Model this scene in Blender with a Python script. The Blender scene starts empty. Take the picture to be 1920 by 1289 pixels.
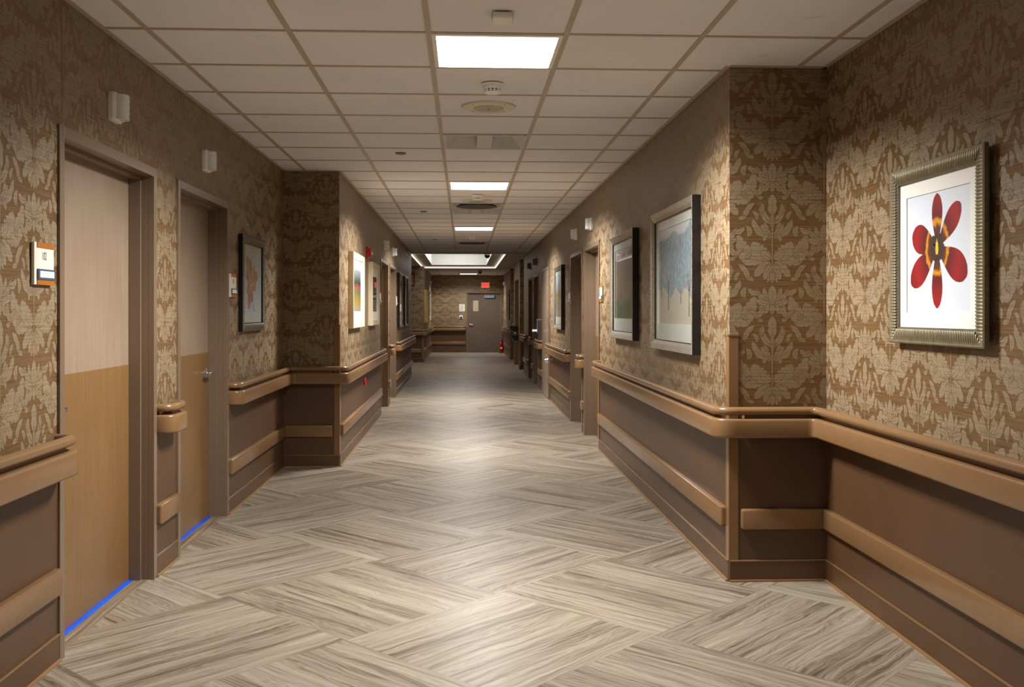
import bpy, math, random
from mathutils import Vector, Matrix
random.seed(4)
S = bpy.context.scene
COL = S.collection

# ------------------------------------------------------------------ camera, world, light, exposure
CAM_H = 1.355          # eye height
CE = 2.588             # ceiling height
cd = bpy.data.cameras.new('camera'); cam = bpy.data.objects.new('camera', cd); COL.objects.link(cam)
cam.location = (0, 0, CAM_H)
cam.rotation_euler = (math.radians(90), 0, -math.atan(90.6 / 1850))
cd.sensor_width = 36; cd.lens = 36 * 1850 / 1920
cd.shift_y = -(644.5 - 585.5) / 1920
cd.clip_start = 0.05; cd.clip_end = 200
S.camera = cam
S.view_settings.view_transform = 'Standard'; S.view_settings.look = 'None'
S.view_settings.gamma = 1; S.view_settings.use_curve_mapping = False
S.view_settings.exposure = 0.12
S.cycles.use_denoising = True
S.cycles.max_bounces = 8; S.cycles.diffuse_bounces = 3; S.cycles.glossy_bounces = 3
S.cycles.caustics_reflective = False; S.cycles.caustics_refractive = False
w = bpy.data.worlds.new('world'); S.world = w; w.use_nodes = True
w.node_tree.nodes['Background'].inputs[0].default_value = (0.5, 0.45, 0.4, 1)
w.node_tree.nodes['Background'].inputs[1].default_value = 0.01
LAMP_W = 92.0; LAMP_SPREAD = 152; LENS_E = 4.0; LAMP_COL = (1.0, 0.988, 0.965)

# ------------------------------------------------------------------ plan (metres; camera at x=0,y=0 looking along +y)
XL, XL2, XR, XA = -1.575, -1.088, 1.335, 1.83
YE2 = 20.6                     # end of the middle left wall
YL, YR = 8.70, 4.90            # where the walls jog
YB, YE = -7.0, 33.15           # behind the camera, end wall
TY0, TS = 4.37, 0.62           # ceiling grid
TX = [-0.155 + 0.612 * k for k in range(-6, 7)]

# ------------------------------------------------------------------ material helpers
def srgb(r, g, b):
    f = lambda c: (c / 255 / 12.92) if c / 255 <= 0.04045 else ((c / 255 + 0.055) / 1.055) ** 2.4
    return (f(r), f(g), f(b), 1)
class NT:
    def __init__(s, name):
        s.m = bpy.data.materials.new(name); s.m.use_nodes = True
        s.t = s.m.node_tree; s.b = s.t.nodes['Principled BSDF']
    def n(s, typ, **kw):
        nd = s.t.nodes.new(typ)
        for k, v in kw.items(): setattr(nd, k, v)
        return nd
    def l(s, a, b): s.t.links.new(a, b)
    def put(s, sock, v):
        if hasattr(v, 'links') or hasattr(v, 'is_linked'): s.l(v, sock)
        else: sock.default_value = v
    def math(s, op, *a):
        nd = s.n('ShaderNodeMath', operation=op)
        for i, v in enumerate(a): s.put(nd.inputs[i], v)
        return nd.outputs[0]
    def pos(s):
        g = s.n('ShaderNodeNewGeometry'); return g.outputs['Position']
    def sep(s, v):
        nd = s.n('ShaderNodeSeparateXYZ'); s.l(v, nd.inputs[0]); return nd.outputs
    def comb(s, x, y, z):
        nd = s.n('ShaderNodeCombineXYZ')
        for i, v in enumerate((x, y, z)): s.put(nd.inputs[i], v)
        return nd.outputs[0]
    def noise(s, vec, scale, detail=3, rough=0.5, dist=0.0):
        nd = s.n('ShaderNodeTexNoise'); s.l(vec, nd.inputs['Vector'])
        nd.inputs['Scale'].default_value = scale; nd.inputs['Detail'].default_value = detail
        nd.inputs['Roughness'].default_value = rough; nd.inputs['Distortion'].default_value = dist
        return nd.outputs[0]
    def ramp(s, fac, stops):
        nd = s.n('ShaderNodeValToRGB'); s.l(fac, nd.inputs[0]); e = nd.color_ramp.elements
        while len(e) < len(stops): e.new(0.5)
        for k, (p, c) in enumerate(stops): e[k].position = p; e[k].color = c
        return nd.outputs[0]
    def mix(s, fac, a, b, mode='MIX'):
        nd = s.n('ShaderNodeMix', data_type='RGBA', blend_type=mode)
        s.put(nd.inputs[0], fac); s.put(nd.inputs[6], a); s.put(nd.inputs[7], b)
        return nd.outputs[2]
    def bump(s, h, strength, dist=0.002):
        nd = s.n('ShaderNodeBump'); nd.inputs['Strength'].default_value = strength
        nd.inputs['Distance'].default_value = dist; s.l(h, nd.inputs['Height']); s.l(nd.outputs[0], s.b.inputs['Normal'])
MATS = {}
def simple(name, col, rough=0.5, metal=0.0, var=0.06, scale=6, emit=None, es=1.0, coat=0.0, spec=0.5):
    k = NT(name); c = srgb(*col)
    nz = k.noise(k.pos(), scale, 3)
    dark = tuple(x * (1 - var) for x in c[:3]) + (1,); lite = tuple(min(1, x * (1 + var)) for x in c[:3]) + (1,)
    k.l(k.ramp(nz, [(0.3, dark), (0.7, lite)]), k.b.inputs['Base Color'])
    k.b.inputs['Roughness'].default_value = rough; k.b.inputs['Metallic'].default_value = metal
    k.b.inputs['Coat Weight'].default_value = coat; k.b.inputs['Coat Roughness'].default_value = 0.05
    k.b.inputs['Specular IOR Level'].default_value = spec
    if emit:
        k.b.inputs['Emission Color'].default_value = srgb(*emit); k.b.inputs['Emission Strength'].default_value = es
    MATS[name] = k.m; return k.m

def paper_material(name, ca, cb, rough, metal, bumpy=0.25, aniso=0.0):
    k = NT(name); p = k.pos(); x, y, z = k.sep(p)
    hz = k.math('ADD', x, y)
    v = k.comb(k.math('MULTIPLY', hz, 7), k.math('MULTIPLY', hz, 0.0), k.math('MULTIPLY', z, 340))
    st = k.noise(v, 1.0, 4, 0.62)
    v2 = k.comb(k.math('MULTIPLY', hz, 2.5), 0.0, k.math('MULTIPLY', z, 120))
    st2 = k.noise(v2, 1.0, 3, 0.6)
    f = k.math('ADD', k.math('MULTIPLY', st, 0.6), k.math('MULTIPLY', st2, 0.4))
    k.l(k.ramp(f, [(0.36, ca), (0.5, tuple((a + b) / 2 for a, b in zip(ca, cb))), (0.62, cb)]), k.b.inputs['Base Color'])
    k.b.inputs['Roughness'].default_value = rough; k.b.inputs['Metallic'].default_value = metal
    k.bump(st, bumpy, 0.001)
    if aniso:      # horizontal silk threads spread the lamps' glint up and down
        k.b.inputs['Anisotropic'].default_value = aniso; k.put(k.b.inputs['Tangent'], k.comb(0.0, 0.0, 1.0))
    MATS[name] = k.m; return k.m

M_GROUND = paper_material('wallpaper_ground', srgb(96, 70, 43), srgb(138, 107, 71), 0.42, 0.22, 0.12, 0.8)
M_MOTIF = paper_material('wallpaper_motif', srgb(120, 101, 76), srgb(153, 135, 107), 0.5, 0.0, 0.15)
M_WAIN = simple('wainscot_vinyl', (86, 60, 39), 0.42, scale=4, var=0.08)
M_BASE = simple('baseboard_vinyl', (90, 62, 38), 0.38, var=0.08)
M_RAIL = simple('handrail_vinyl', (130, 98, 66), 0.25, var=0.04, scale=20)
M_FRAME = simple('painted_metal_frame', (120, 100, 82), 0.24, var=0.03)
M_SHOE = simple('cove_edge', (150, 116, 80), 0.4)
M_DARK = simple('dark_void', (24, 18, 15), 0.7)
M_CHROME = simple('brushed_steel', (200, 200, 200), 0.25, 0.95)
M_BLACK = simple('black_plastic', (22, 21, 21), 0.25)
M_WHITE = simple('white_plastic', (242, 241, 240), 0.4)
M_BLUE = simple('blue_tape', (30, 96, 220), 0.5)
M_RED = simple('red_enamel', (178, 20, 26), 0.3)
M_TBAR = simple('ceiling_grid_metal', (186, 170, 152), 0.5)
M_CREAM = simple('cream_speaker_paint', (216, 208, 190), 0.5)
M_CREAM2 = simple('speaker_grille', (186, 178, 160), 0.6, var=0.2, scale=300)
M_VENT = simple('diffuser_metal', (206, 204, 202), 0.4)
M_VENTD = simple('duct_dark', (60, 56, 54), 0.6)
M_GYP = simple('gypsum_soffit', (196, 180, 160), 0.7, var=0.03)
M_GYPW = simple('white_gypsum', (236, 236, 232), 0.6, var=0.02)
M_PLATE = simple('sign_plate', (238, 232, 218), 0.35)
M_ORANGE = simple('sign_orange', (172, 102, 26), 0.4)
M_SLATE = simple('sign_slate', (66, 84, 104), 0.4)
M_INK = simple('dark_ink', (70, 68, 66), 0.5)
M_MAT = simple('white_mat_board', (240, 238, 230), 0.7, var=0.01)
M_MATG = simple('pale_green_mat_board', (196, 200, 190), 0.25, var=0.02, coat=0.6)
M_BRONZE = simple('ridged_bronze', (146, 135, 108), 0.34, 0.35, var=0.15, scale=40)
M_DBRONZE = simple('dark_bronze', (112, 104, 90), 0.36, 0.4, var=0.15, scale=40)
M_CREAMF = simple('cream_lacquer', (226, 208, 176), 0.35, var=0.03)
M_GOLD = simple('gold_leaf', (206, 170, 90), 0.35, 0.6, var=0.15, scale=40)

def silver_leaf():
    k = NT('hammered_silver_frame'); nz = k.noise(k.pos(), 90, 4, 0.6)
    k.l(k.ramp(nz, [(0.35, srgb(168, 158, 142)), (0.6, srgb(212, 204, 190))]), k.b.inputs['Base Color'])
    k.b.inputs['Metallic'].default_value = 0.75; k.b.inputs['Roughness'].default_value = 0.3
    k.bump(nz, 0.22, 0.002); return k.m
M_SILVER = silver_leaf()

def door_material(name, c1, c2):
    k = NT(name); x, y, z = k.sep(k.pos())
    v = k.comb(k.math('MULTIPLY', x, 60), k.math('MULTIPLY', y, 60), k.math('MULTIPLY', z, 2.2))
    nz = k.noise(v, 1.0, 3, 0.55)
    v2 = k.noise(k.pos(), 2.0, 3)
    f = k.math('ADD', k.math('MULTIPLY', nz, 0.55), k.math('MULTIPLY', v2, 0.45))
    k.l(k.ramp(f, [(0.3, srgb(*c1)), (0.7, srgb(*c2))]), k.b.inputs['Base Color'])
    k.b.inputs['Roughness'].default_value = 0.34; return k.m
M_LEAF = door_material('laminate_door', (136, 116, 98), (156, 136, 115))
M_KICK = door_material('kick_sheet', (116, 84, 50), (134, 101, 62))
M_EDOOR = door_material('end_door_paint', (100, 86, 74), (112, 96, 82))

def floor_material():
    k = NT('woven_plank_floor'); x, y, z = k.sep(k.pos()); L = 0.915
    dx = k.math('SUBTRACT', x, 0.16); dy = k.math('SUBTRACT', y, 4.75)
    a = k.math('MULTIPLY', k.math('ADD', dx, dy), 0.70711 / L)
    b = k.math('MULTIPLY', k.math('SUBTRACT', dy, dx), 0.70711 / L)
    ia = k.math('FLOOR', a); ib = k.math('FLOOR', b)
    par = k.math('FLOORED_MODULO', k.math('ADD', ia, ib), 2.0)
    def sel(u, v): return k.math('ADD', k.math('MULTIPLY', u, k.math('SUBTRACT', 1.0, par)), k.math('MULTIPLY', v, par))
    along = sel(a, b); across = sel(b, a)
    ac6 = k.math('MULTIPLY', across, 6.0); ip = k.math('FLOOR', ac6); fp = k.math('SUBTRACT', ac6, ip)
    fal = k.math('FRACT', along); ialong = k.math('FLOOR', along)
    wn = k.n('ShaderNodeTexWhiteNoise', noise_dimensions='3D')
    k.l(k.comb(ialong, ip, k.math('ADD', par, 3.0)), wn.inputs['Vector'])
    rnd, rc = wn.outputs['Value'], wn.outputs['Color']
    rr, rg, rb = k.sep(rc)
    # long streaks
    am = k.math('ADD', k.math('MULTIPLY', along, L), k.math('MULTIPLY', rr, 37.0))
    cm = k.math('ADD', k.math('MULTIPLY', across, L), k.math('MULTIPLY', rg, 11.0))
    warp = k.noise(k.comb(k.math('MULTIPLY', am, 2.2), k.math('MULTIPLY', cm, 9.0), rb), 1.0, 2, 0.5)
    cw = k.math('ADD', cm, k.math('MULTIPLY', k.math('SUBTRACT', warp, 0.5), 0.085))
    g1 = k.noise(k.comb(k.math('MULTIPLY', am, 1.3), k.math('MULTIPLY', cw, 46.0), rb), 1.0, 4, 0.6)
    g2 = k.noise(k.comb(k.math('MULTIPLY', am, 3.0), k.math('MULTIPLY', cw, 190.0), rb), 1.0, 3, 0.6)
    g3 = k.noise(k.comb(k.math('MULTIPLY', am, 1.0), k.math('MULTIPLY', cm, 16.0), rr), 1.0, 2, 0.5)
    # cathedral rings
    ring = k.math('SINE', k.math('MULTIPLY', k.math('ADD', cw, k.math('MULTIPLY', warp, 0.16)), 330.0))
    f = k.math('ADD', k.math('MULTIPLY', g1, 0.50), k.math('MULTIPLY', g2, 0.22))
    f = k.math('ADD', f, k.math('MULTIPLY', g3, 0.28))
    f = k.math('ADD', f, k.math('MULTIPLY', ring, 0.022))
    f = k.math('ADD', f, k.math('MULTIPLY', k.math('SUBTRACT', rnd, 0.5), 0.075))
    col = k.ramp(f, [(0.31, srgb(78, 65, 52)), (0.41, srgb(116, 102, 86)), (0.50, srgb(150, 137, 119)), (0.60, srgb(170, 158, 140)), (0.71, srgb(188, 178, 162))])
    # grooves
    e1 = k.math('MINIMUM', fp, k.math('SUBTRACT', 1.0, fp))
    e2 = k.math('MULTIPLY', k.math('MINIMUM', fal, k.math('SUBTRACT', 1.0, fal)), 6.0)
    e = k.math('MINIMUM', e1, e2)
    gr = k.math('LESS_THAN', e, 0.008)
    col = k.mix(k.math('MULTIPLY', gr, 0.45), col, srgb(92, 74, 56))
    k.l(col, k.b.inputs['Base Color'])
    k.l(k.math('ADD', 0.25, k.math('MULTIPLY', g2, 0.14)), k.b.inputs['Roughness'])
    k.b.inputs['Specular IOR Level'].default_value = 0.6
    k.bump(g2, 0.10, 0.001)
    return k.m
M_FLOOR = floor_material()
def thresh_material():
    k = NT('threshold_plank'); x, y, z = k.sep(k.pos())
    g1 = k.noise(k.comb(k.math('MULTIPLY', x, 60), k.math('MULTIPLY', y, 1.6), 0.0), 1.0, 4, 0.6)
    k.l(k.ramp(g1, [(0.3, srgb(84, 68, 52)), (0.5, srgb(136, 118, 96)), (0.7, srgb(166, 148, 122))]), k.b.inputs['Base Color'])
    k.b.inputs['Roughness'].default_value = 0.4; return k.m
M_THRESH = thresh_material()
def tile_material():
    k = NT('acoustic_tile'); p = k.pos()
    n1 = k.noise(p, 1.3, 3, 0.5); n2 = k.noise(p, 420, 2, 0.6)
    sp = k.noise(p, 5.0, 2, 0.5)
    c = k.ramp(n1, [(0.3, srgb(230, 230, 236)), (0.7, srgb(240, 240, 246))])
    st = k.ramp(sp, [(0.70, (0, 0, 0, 1)), (0.80, (1, 1, 1, 1))])
    c = k.mix(k.math('MULTIPLY', st, 0.35), c, srgb(150, 142, 136))
    k.l(c, k.b.inputs['Base Color']); k.b.inputs['Roughness'].default_value = 0.85; k.bump(n2, 0.15, 0.001)
    return k.m
M_TILE = tile_material()
def emis(name, col, st):
    m = bpy.data.materials.new(name); m.use_nodes = True; t = m.node_tree
    for nd in list(t.nodes): t.nodes.remove(nd)
    e = t.nodes.new('ShaderNodeEmission'); o = t.nodes.new('ShaderNodeOutputMaterial')
    e.inputs[0].default_value = col if len(col) == 4 else (*col, 1); e.inputs[1].default_value = st
    t.links.new(e.outputs[0], o.inputs[0]); return m
M_LENS = emis('lit_diffuser', LAMP_COL, LENS_E)
M_LAMPLENS = simple('frosted_lens', (222, 226, 228), 0.25, var=0.02)
M_LAMPLENSD = simple('dark_lens', (84, 76, 68), 0.3)
M_EXIT = emis('exit_red', srgb(255, 30, 18), 3.0)
M_EXITF = simple('exit_face', (236, 210, 200), 0.4, emit=(255, 110, 96), es=0.16)
M_TRAYL = emis('tray_light', (1.0, 0.97, 0.93), 3.2); M_COVE = emis('cove_strip', (1.0, 0.93, 0.82), 1.1)

# ------------------------------------------------------------------ mesh builder
class MB:
    def __init__(s): s.v = []; s.f = []; s.mi = []; s.sm = []; s.mats = []
    def m(s, mat):
        if mat not in s.mats: s.mats.append(mat)
        return s.mats.index(mat)
    def add(s, vs, fs, mat, smooth=False):
        b = len(s.v); s.v.extend([tuple(p) for p in vs]); i = s.m(mat)
        for f in fs: s.f.append(tuple(b + q for q in f)); s.mi.append(i); s.sm.append(smooth)
    def quad(s, a, b, c, d, mat): s.add([a, b, c, d], [(0, 1, 2, 3)], mat)
    def box(s, fr, u0, u1, o0, o1, z0, z1, mat):
        P = [fr(u, o, z) for z in (z0, z1) for u, o in ((u0, o0), (u1, o0), (u1, o1), (u0, o1))]
        s.add(P, [(0, 3, 2, 1), (4, 5, 6, 7), (0, 1, 5, 4), (1, 2, 6, 5), (2, 3, 7, 6), (3, 0, 4, 7)], mat)
    def rbox(s, fr, u0, u1, o0, o1, z0, z1, r, mat, n=3):
        """box whose front edges (towards +o) are rounded by r, seen as a soft moulding"""
        s.rprism(fr, u0, u1, o0, z0, o1, z1, r, mat, n)
    def rprism(s, fr, u0, u1, o0, z0, o1, z1, r, mat, n=3):
        # section in (o,z), front corners rounded, extruded along u with small end chamfers
        sec = [(o0, z0)]
        for k in range(n + 1):
            a = -math.pi / 2 + k * math.pi / 2 / n; sec.append((o1 - r + r * math.cos(a), z0 + r + r * math.sin(a)))
        for k in range(n + 1):
            a = k * math.pi / 2 / n; sec.append((o1 - r + r * math.cos(a), z1 - r + r * math.sin(a)))
        sec.append((o0, z1))
        N = len(sec); V = []; F = []
        zc, e = (z0 + z1) / 2, min(r, abs(u1 - u0) / 4)
        st = [(u0, 0.0), (u0 + e * 0.3, 0.7), (u0 + e, 1.0), (u1 - e, 1.0), (u1 - e * 0.3, 0.7), (u1, 0.0)]
        for u, q in st:
            for (o, z) in sec:
                d = r * (1 - q)
                oo = min(o, o1 - d); zz = z + (d if z < zc else -d) * (1 if o > o0 + 1e-6 else 1)
                V.append(fr(u, oo, zz))
        for i in range(len(st) - 1):
            for j in range(N):
                j2 = (j + 1) % N
                F.append((i * N + j, i * N + j2, (i + 1) * N + j2, (i + 1) * N + j))
        F.append(tuple(range(N))); F.append(tuple((len(st) - 1) * N + j for j in reversed(range(N))))
        s.add(V, F, mat, True)
    def lathe(s, c, axis, prof, mat, n=24, smooth=True):
        """prof: list of (r, h) along axis from c"""
        ax = Vector(axis).normalized(); t = Vector((0, 0, 1)) if abs(ax.z) < 0.9 else Vector((1, 0, 0))
        e1 = ax.cross(t).normalized(); e2 = ax.cross(e1); c = Vector(c); V = []; F = []
        for r, h in prof:
            for k in range(n):
                a = 2 * math.pi * k / n; V.append(c + ax * h + (e1 * math.cos(a) + e2 * math.sin(a)) * r)
        for i in range(len(prof) - 1):
            for k in range(n):
                k2 = (k + 1) % n; F.append((i * n + k, i * n + k2, (i + 1) * n + k2, (i + 1) * n + k))
        F.append(tuple(range(n - 1, -1, -1))); F.append(tuple((len(prof) - 1) * n + k for k in range(n)))
        s.add(V, F, mat, smooth)
    def sweep(s, path, sec, mat, closed_caps=True):
        """path: list of (x,y) plan points; sec: closed list of (offset to the left normal, z)"""
        n = len(path); N = len(sec); V = []; F = []
        for i, p in enumerate(path):
            a = Vector(path[max(i - 1, 0)]); b = Vector(path[min(i + 1, n - 1)])
            if 0 < i < n - 1:
                d1 = (Vector(p) - a).normalized(); d2 = (b - Vector(p)).normalized(); d = (d1 + d2).normalized()
                k = 1 / max(0.5, d.dot(d1))
            else: d = (b - a).normalized(); k = 1
            nr = Vector((-d.y, d.x))
            for o, z in sec:
                q = Vector(p) + nr * o * k; V.append((q.x, q.y, z))
        for i in range(n - 1):
            for j in range(N):
                j2 = (j + 1) % N; F.append((i * N + j, (i + 1) * N + j, (i + 1) * N + j2, i * N + j2))
        F.append(tuple(range(N))); F.append(tuple((n - 1) * N + j for j in reversed(range(N))))
        s.add(V, F, mat, True)
    def build(s, name, parent=None, loc=None, kind=None, bevel=0):
        xs = [p[0] for p in s.v]; ys = [p[1] for p in s.v]; zs = [p[2] for p in s.v]
        if parent is not None:
            base = Vector(parent['_base'])
        else:
            base = Vector(loc) if loc else Vector(((min(xs) + max(xs)) / 2, (min(ys) + max(ys)) / 2, min(zs)))
        me = bpy.data.meshes.new(name)
        me.from_pydata([(p[0] - base.x, p[1] - base.y, p[2] - base.z) for p in s.v], [], s.f)
        for m in s.mats: me.materials.append(m)
        me.polygons.foreach_set('material_index', s.mi); me.polygons.foreach_set('use_smooth', s.sm)
        me.update()
        if any(s.sm):
            try: me.set_sharp_from_angle(angle=math.radians(40))
            except Exception: pass
        o = bpy.data.objects.new(name, me); COL.objects.link(o)
        if parent is not None: o.parent = parent
        else: o.location = base
        o['_base'] = tuple(base)
        if kind: o['kind'] = kind
        if bevel:
            b = o.modifiers.new('edge', 'BEVEL'); b.width = bevel; b.segments = 2; b.limit_method = 'ANGLE'
        return o
def tag(o, label, cat, group=None):
    o['label'] = label; o['category'] = cat
    if group: o['group'] = group
    return o
def empty(name, loc, kind=None):
    o = bpy.data.objects.new(name, None); COL.objects.link(o); o.location = loc; o.empty_display_size = 0.05
    o['_base'] = tuple(loc)
    if kind: o['kind'] = kind
    return o
class FR:
    """a wall's frame: u along the wall, o out of the wall into the room, z up"""
    def __init__(s, p0, p1, n): s.p0 = Vector(p0); s.d = (Vector(p1) - s.p0).normalized(); s.n = Vector(n)
    def __call__(s, u, o, z):
        q = s.p0 + s.d * u + s.n * o; return (q.x, q.y, z)
F_L = FR((XL, 0), (XL, 1), (1, 0)); F_L2 = FR((XL2, 0), (XL2, 1), (1, 0))
F_R = FR((XR, 0), (XR, 1), (-1, 0)); F_A = FR((XA, 0), (XA, 1), (-1, 0))
F_RL = FR((0, YL), (1, YL), (0, -1)); F_RR = FR((0, YR), (1, YR), (0, -1))
F_L3 = FR((-1.08, 0), (-1.08, 1), (1, 0)); F_L3F = FR((0, 26.6), (1, 26.6), (0, -1))
F_E = FR((0, YE), (1, YE), (0, -1)); F_R3 = FR((1.315, 0), (1.315, 1), (-1, 0))
F_W = FR((0, 0), (1, 0), (0, 1))       # world: u=x, o=y

def text(parent, name, body, fr, u, o, z, size, mat, flip=1, squash=1.0, bold=0.0):
    """lettering lying on the wall, centred at (u, z); flip=-1 where +u runs to the reader's left"""
    cu = bpy.data.curves.new(name, 'FONT'); cu.body = body; cu.size = 1; cu.align_x = 'CENTER'; cu.align_y = 'CENTER'; cu.extrude = 0; cu.offset = bold
    ob = bpy.data.objects.new('t', cu); COL.objects.link(ob)
    dg = bpy.context.evaluated_depsgraph_get(); me = bpy.data.meshes.new_from_object(ob.evaluated_get(dg))
    bpy.data.objects.remove(ob); mb = MB()
    vs = [fr(u + flip * p.co.x * size * squash, o, z + p.co.y * size) for p in me.vertices]
    mb.add(vs, [tuple(q.vertices) for q in me.polygons], mat)
    bpy.data.meshes.remove(me)
    return mb.build(name, parent)

# ------------------------------------------------------------------ damask motif (mm, x from centre line, y down from the crown's tip)
def leaf(x0, y0, x1, y1, wd, bend=0.0, lobes=0, n=11, k=1.36):
    b = Vector((x0, y0)); t = Vector((x1, y1)); d = t - b; nr = Vector((-d.y, d.x)); m = (b + t) / 2 + nr * bend
    L, R = [], []
    for i in range(n + 1):
        s = i / n; p = b * (1 - s) ** 2 + m * 2 * s * (1 - s) + t * s * s
        dd = ((m - b) * (1 - s) + (t - m) * s).normalized(); q = Vector((-dd.y, dd.x))
        ww = wd * math.sin(math.pi * min(1, s ** 1.05 * 0.96 + 0.04)) ** 0.6
        if lobes: ww *= 0.74 + 0.36 * abs(math.sin(math.pi * lobes * s)) ** .8
        L.append(p + q * ww); R.append(p - q * ww)
    return [(p.x * k / 1000, -p.y * k / 1000) for p in L + R[::-1]]
SPEC = [(3, 160, 74, 92, 13, .34, 3), (60, 96, 74, 66, 7, -.5, 0), (3, 110, 44, 40, 12, .22, 2), (4, 150, 40, 112, 10, .2, 2), (66, 226, 128, 150, 21, .34, 4),
        (92, 158, 98, 120, 10, -.5, 0), (116, 150, 134, 128, 8, .3, 0), (52, 250, 124, 214, 19, .3, 3), (30, 252, 104, 262, 18, -.25, 3), (3, 236, 72, 176, 27, .30, 4), (3, 238, 40, 208, 13, .25, 2),
        (84, 236, 98, 226, 5, .5, 0), (14, 150, 30, 176, 7, -.4, 0), (14, 128, 28, 104, 6, .3, 0), (150, 214, 162, 184, 7, -.3, 0), (140, 236, 160, 240, 7, .3, 0),
        (8, 256, 66, 306, 17, -.12, 3), (5, 262, 30, 318, 12, -.05, 2), (92, 318, 128, 262, 10, -.3, 2), (96, 316, 70, 322, 7, .3, 0), (6, 288, 20, 328, 6, .1, 0),
        (4, 406, 32, 346, 9, .2, 2), (8, 402, 60, 352, 10, .25, 3), (48, 366, 90, 350, 10, .4, 3), (8, 406, 60, 392, 11, .2, 2),
        (6, 412, 32, 446, 10, -.1, 2), (32, 420, 60, 458, 11, .1, 2), (58, 464, 84, 432, 7, -.35, 0), (150, 300, 158, 262, 7, .2, 0)]
CSPEC = [(0, 80, 0, 0, 17, 0, 2), (0, 128, 0, 64, 8, 0, 0), (0, 330, 0, 284, 9, 0, 0), (0, 408, 0, 338, 16, 0, 0), (0, 446, 0, 410, 9, 0, 0)]
def motif(n):
    out = []
    for sp in SPEC:
        a = leaf(*sp, n=n); out.append(a); out.append([(-x, y) for x, y in a][::-1])
    for sp in CSPEC: out.append(leaf(*sp, n=n))
    out.append([(-.004, -.10), (-.002, -.40), (.002, -.40), (.004, -.10)])
    ol = []
    vn = []
    for a in out:
        h = len(a) // 2
        if n > 8 and len(a) > 8:
            c = [((a[i][0] + a[-1 - i][0]) / 2, (a[i][1] + a[-1 - i][1]) / 2) for i in range(1, int(h * .72))]
            L_, R_ = [], []
            for i, p in enumerate(c):
                q = c[min(i + 1, len(c) - 1)]; q0 = c[max(i - 1, 0)]; dx, dy = q[0] - q0[0], q[1] - q0[1]; l = math.hypot(dx, dy) or 1; w_ = .0015 * (1 - i / len(c)) + .0003
                L_.append((p[0] - dy / l * w_, p[1] + dx / l * w_)); R_.append((p[0] + dy / l * w_, p[1] - dx / l * w_))
            vn.append(L_ + R_[::-1] if len(c) > 2 else None)
        else: vn.append(None)
    for a, ve in zip(out, vn):
        cx = sum(p[0] for p in a) / len(a); cy = sum(p[1] for p in a) / len(a); g = []
        m = len(a)
        for i in range(m):
            p, q, r = a[i - 1], a[i], a[(i + 1) % m]; dx, dy = r[0] - p[0], r[1] - p[1]; l = math.hypot(dx, dy) or 1
            nx, ny = dy / l, -dx / l
            if (q[0] - cx) * nx + (q[1] - cy) * ny < 0 and i not in (): nx, ny = nx, ny
            g.append((q[0] + nx * .0026, q[1] + ny * .0026))
        def area(P): return abs(sum(P[i - 1][0] * P[i][1] - P[i][0] * P[i - 1][1] for i in range(len(P))))
        if area(g) < area(a): g = [(2 * q[0] - h[0], 2 * q[1] - h[1]) for q, h in zip(a, g)]
        ol.append((g, a, ve))
    return ol
def clip(P, a0, a1, b0, b1):
    for ax, lim, sg in ((0, a0, 1), (0, a1, -1), (1, b0, 1), (1, b1, -1)):
        if not P: return P
        Q = []
        for i in range(len(P)):
            p, q = P[i - 1], P[i]; ip = (p[ax] - lim) * sg >= 0; iq = (q[ax] - lim) * sg >= 0
            if ip != iq:
                t = (lim - p[ax]) / (q[ax] - p[ax]); Q.append((p[0] + (q[0] - p[0]) * t, p[1] + (q[1] - p[1]) * t))
            if iq: Q.append(q)
        P = Q
    return P
MO_HI, MO_LO = motif(24), motif(7)
PX, PZ = 0.530, 0.617
def damask(mb, fr, rects, u_a, z_a, far=False):
    sc_ = 5 if abs(fr.n.y) > .5 and fr.p0.y > 15 else 1      # the far walls face the camera from 25 m and more
    for (u0, u1, z0, z1) in rects:
        for i in range(int((u0 - u_a) / (PX / 2)) - 2, int((u1 - u_a) / (PX / 2)) + 3):
            for j in range(-6, 7):
                cu = u_a + i * PX / 2; cz = z_a + j * PZ + (PZ / 2 if i % 2 else 0)
                mo = MO_LO if far or fr(cu, 0, 0)[1] < 1.5 else MO_HI
                if cu < u0 - .23 or cu > u1 + .23 or cz < z0 or cz - .65 > z1: continue
                for kk, (g, a, ve) in enumerate(mo):
                    for P, lay, mt in ((g, 0.00010, M_GROUND), (a, 0.000102, M_MOTIF), (ve, 0.000104, M_GROUND)):
                        if P is None: continue
                        Q = [(cu + x, cz + y) for x, y in P]
                        us = [q[0] for q in Q]; zs = [q[1] for q in Q]
                        if min(us) < u0 or max(us) > u1 or min(zs) < z0 or max(zs) > z1: Q = clip(Q, u0, u1, z0, z1)
                        if len(Q) < 3: continue
                        mb.add([fr(x, (lay + kk * 0.000006) * sc_, y) for x, y in Q], [tuple(range(len(Q)))], mt)

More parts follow.
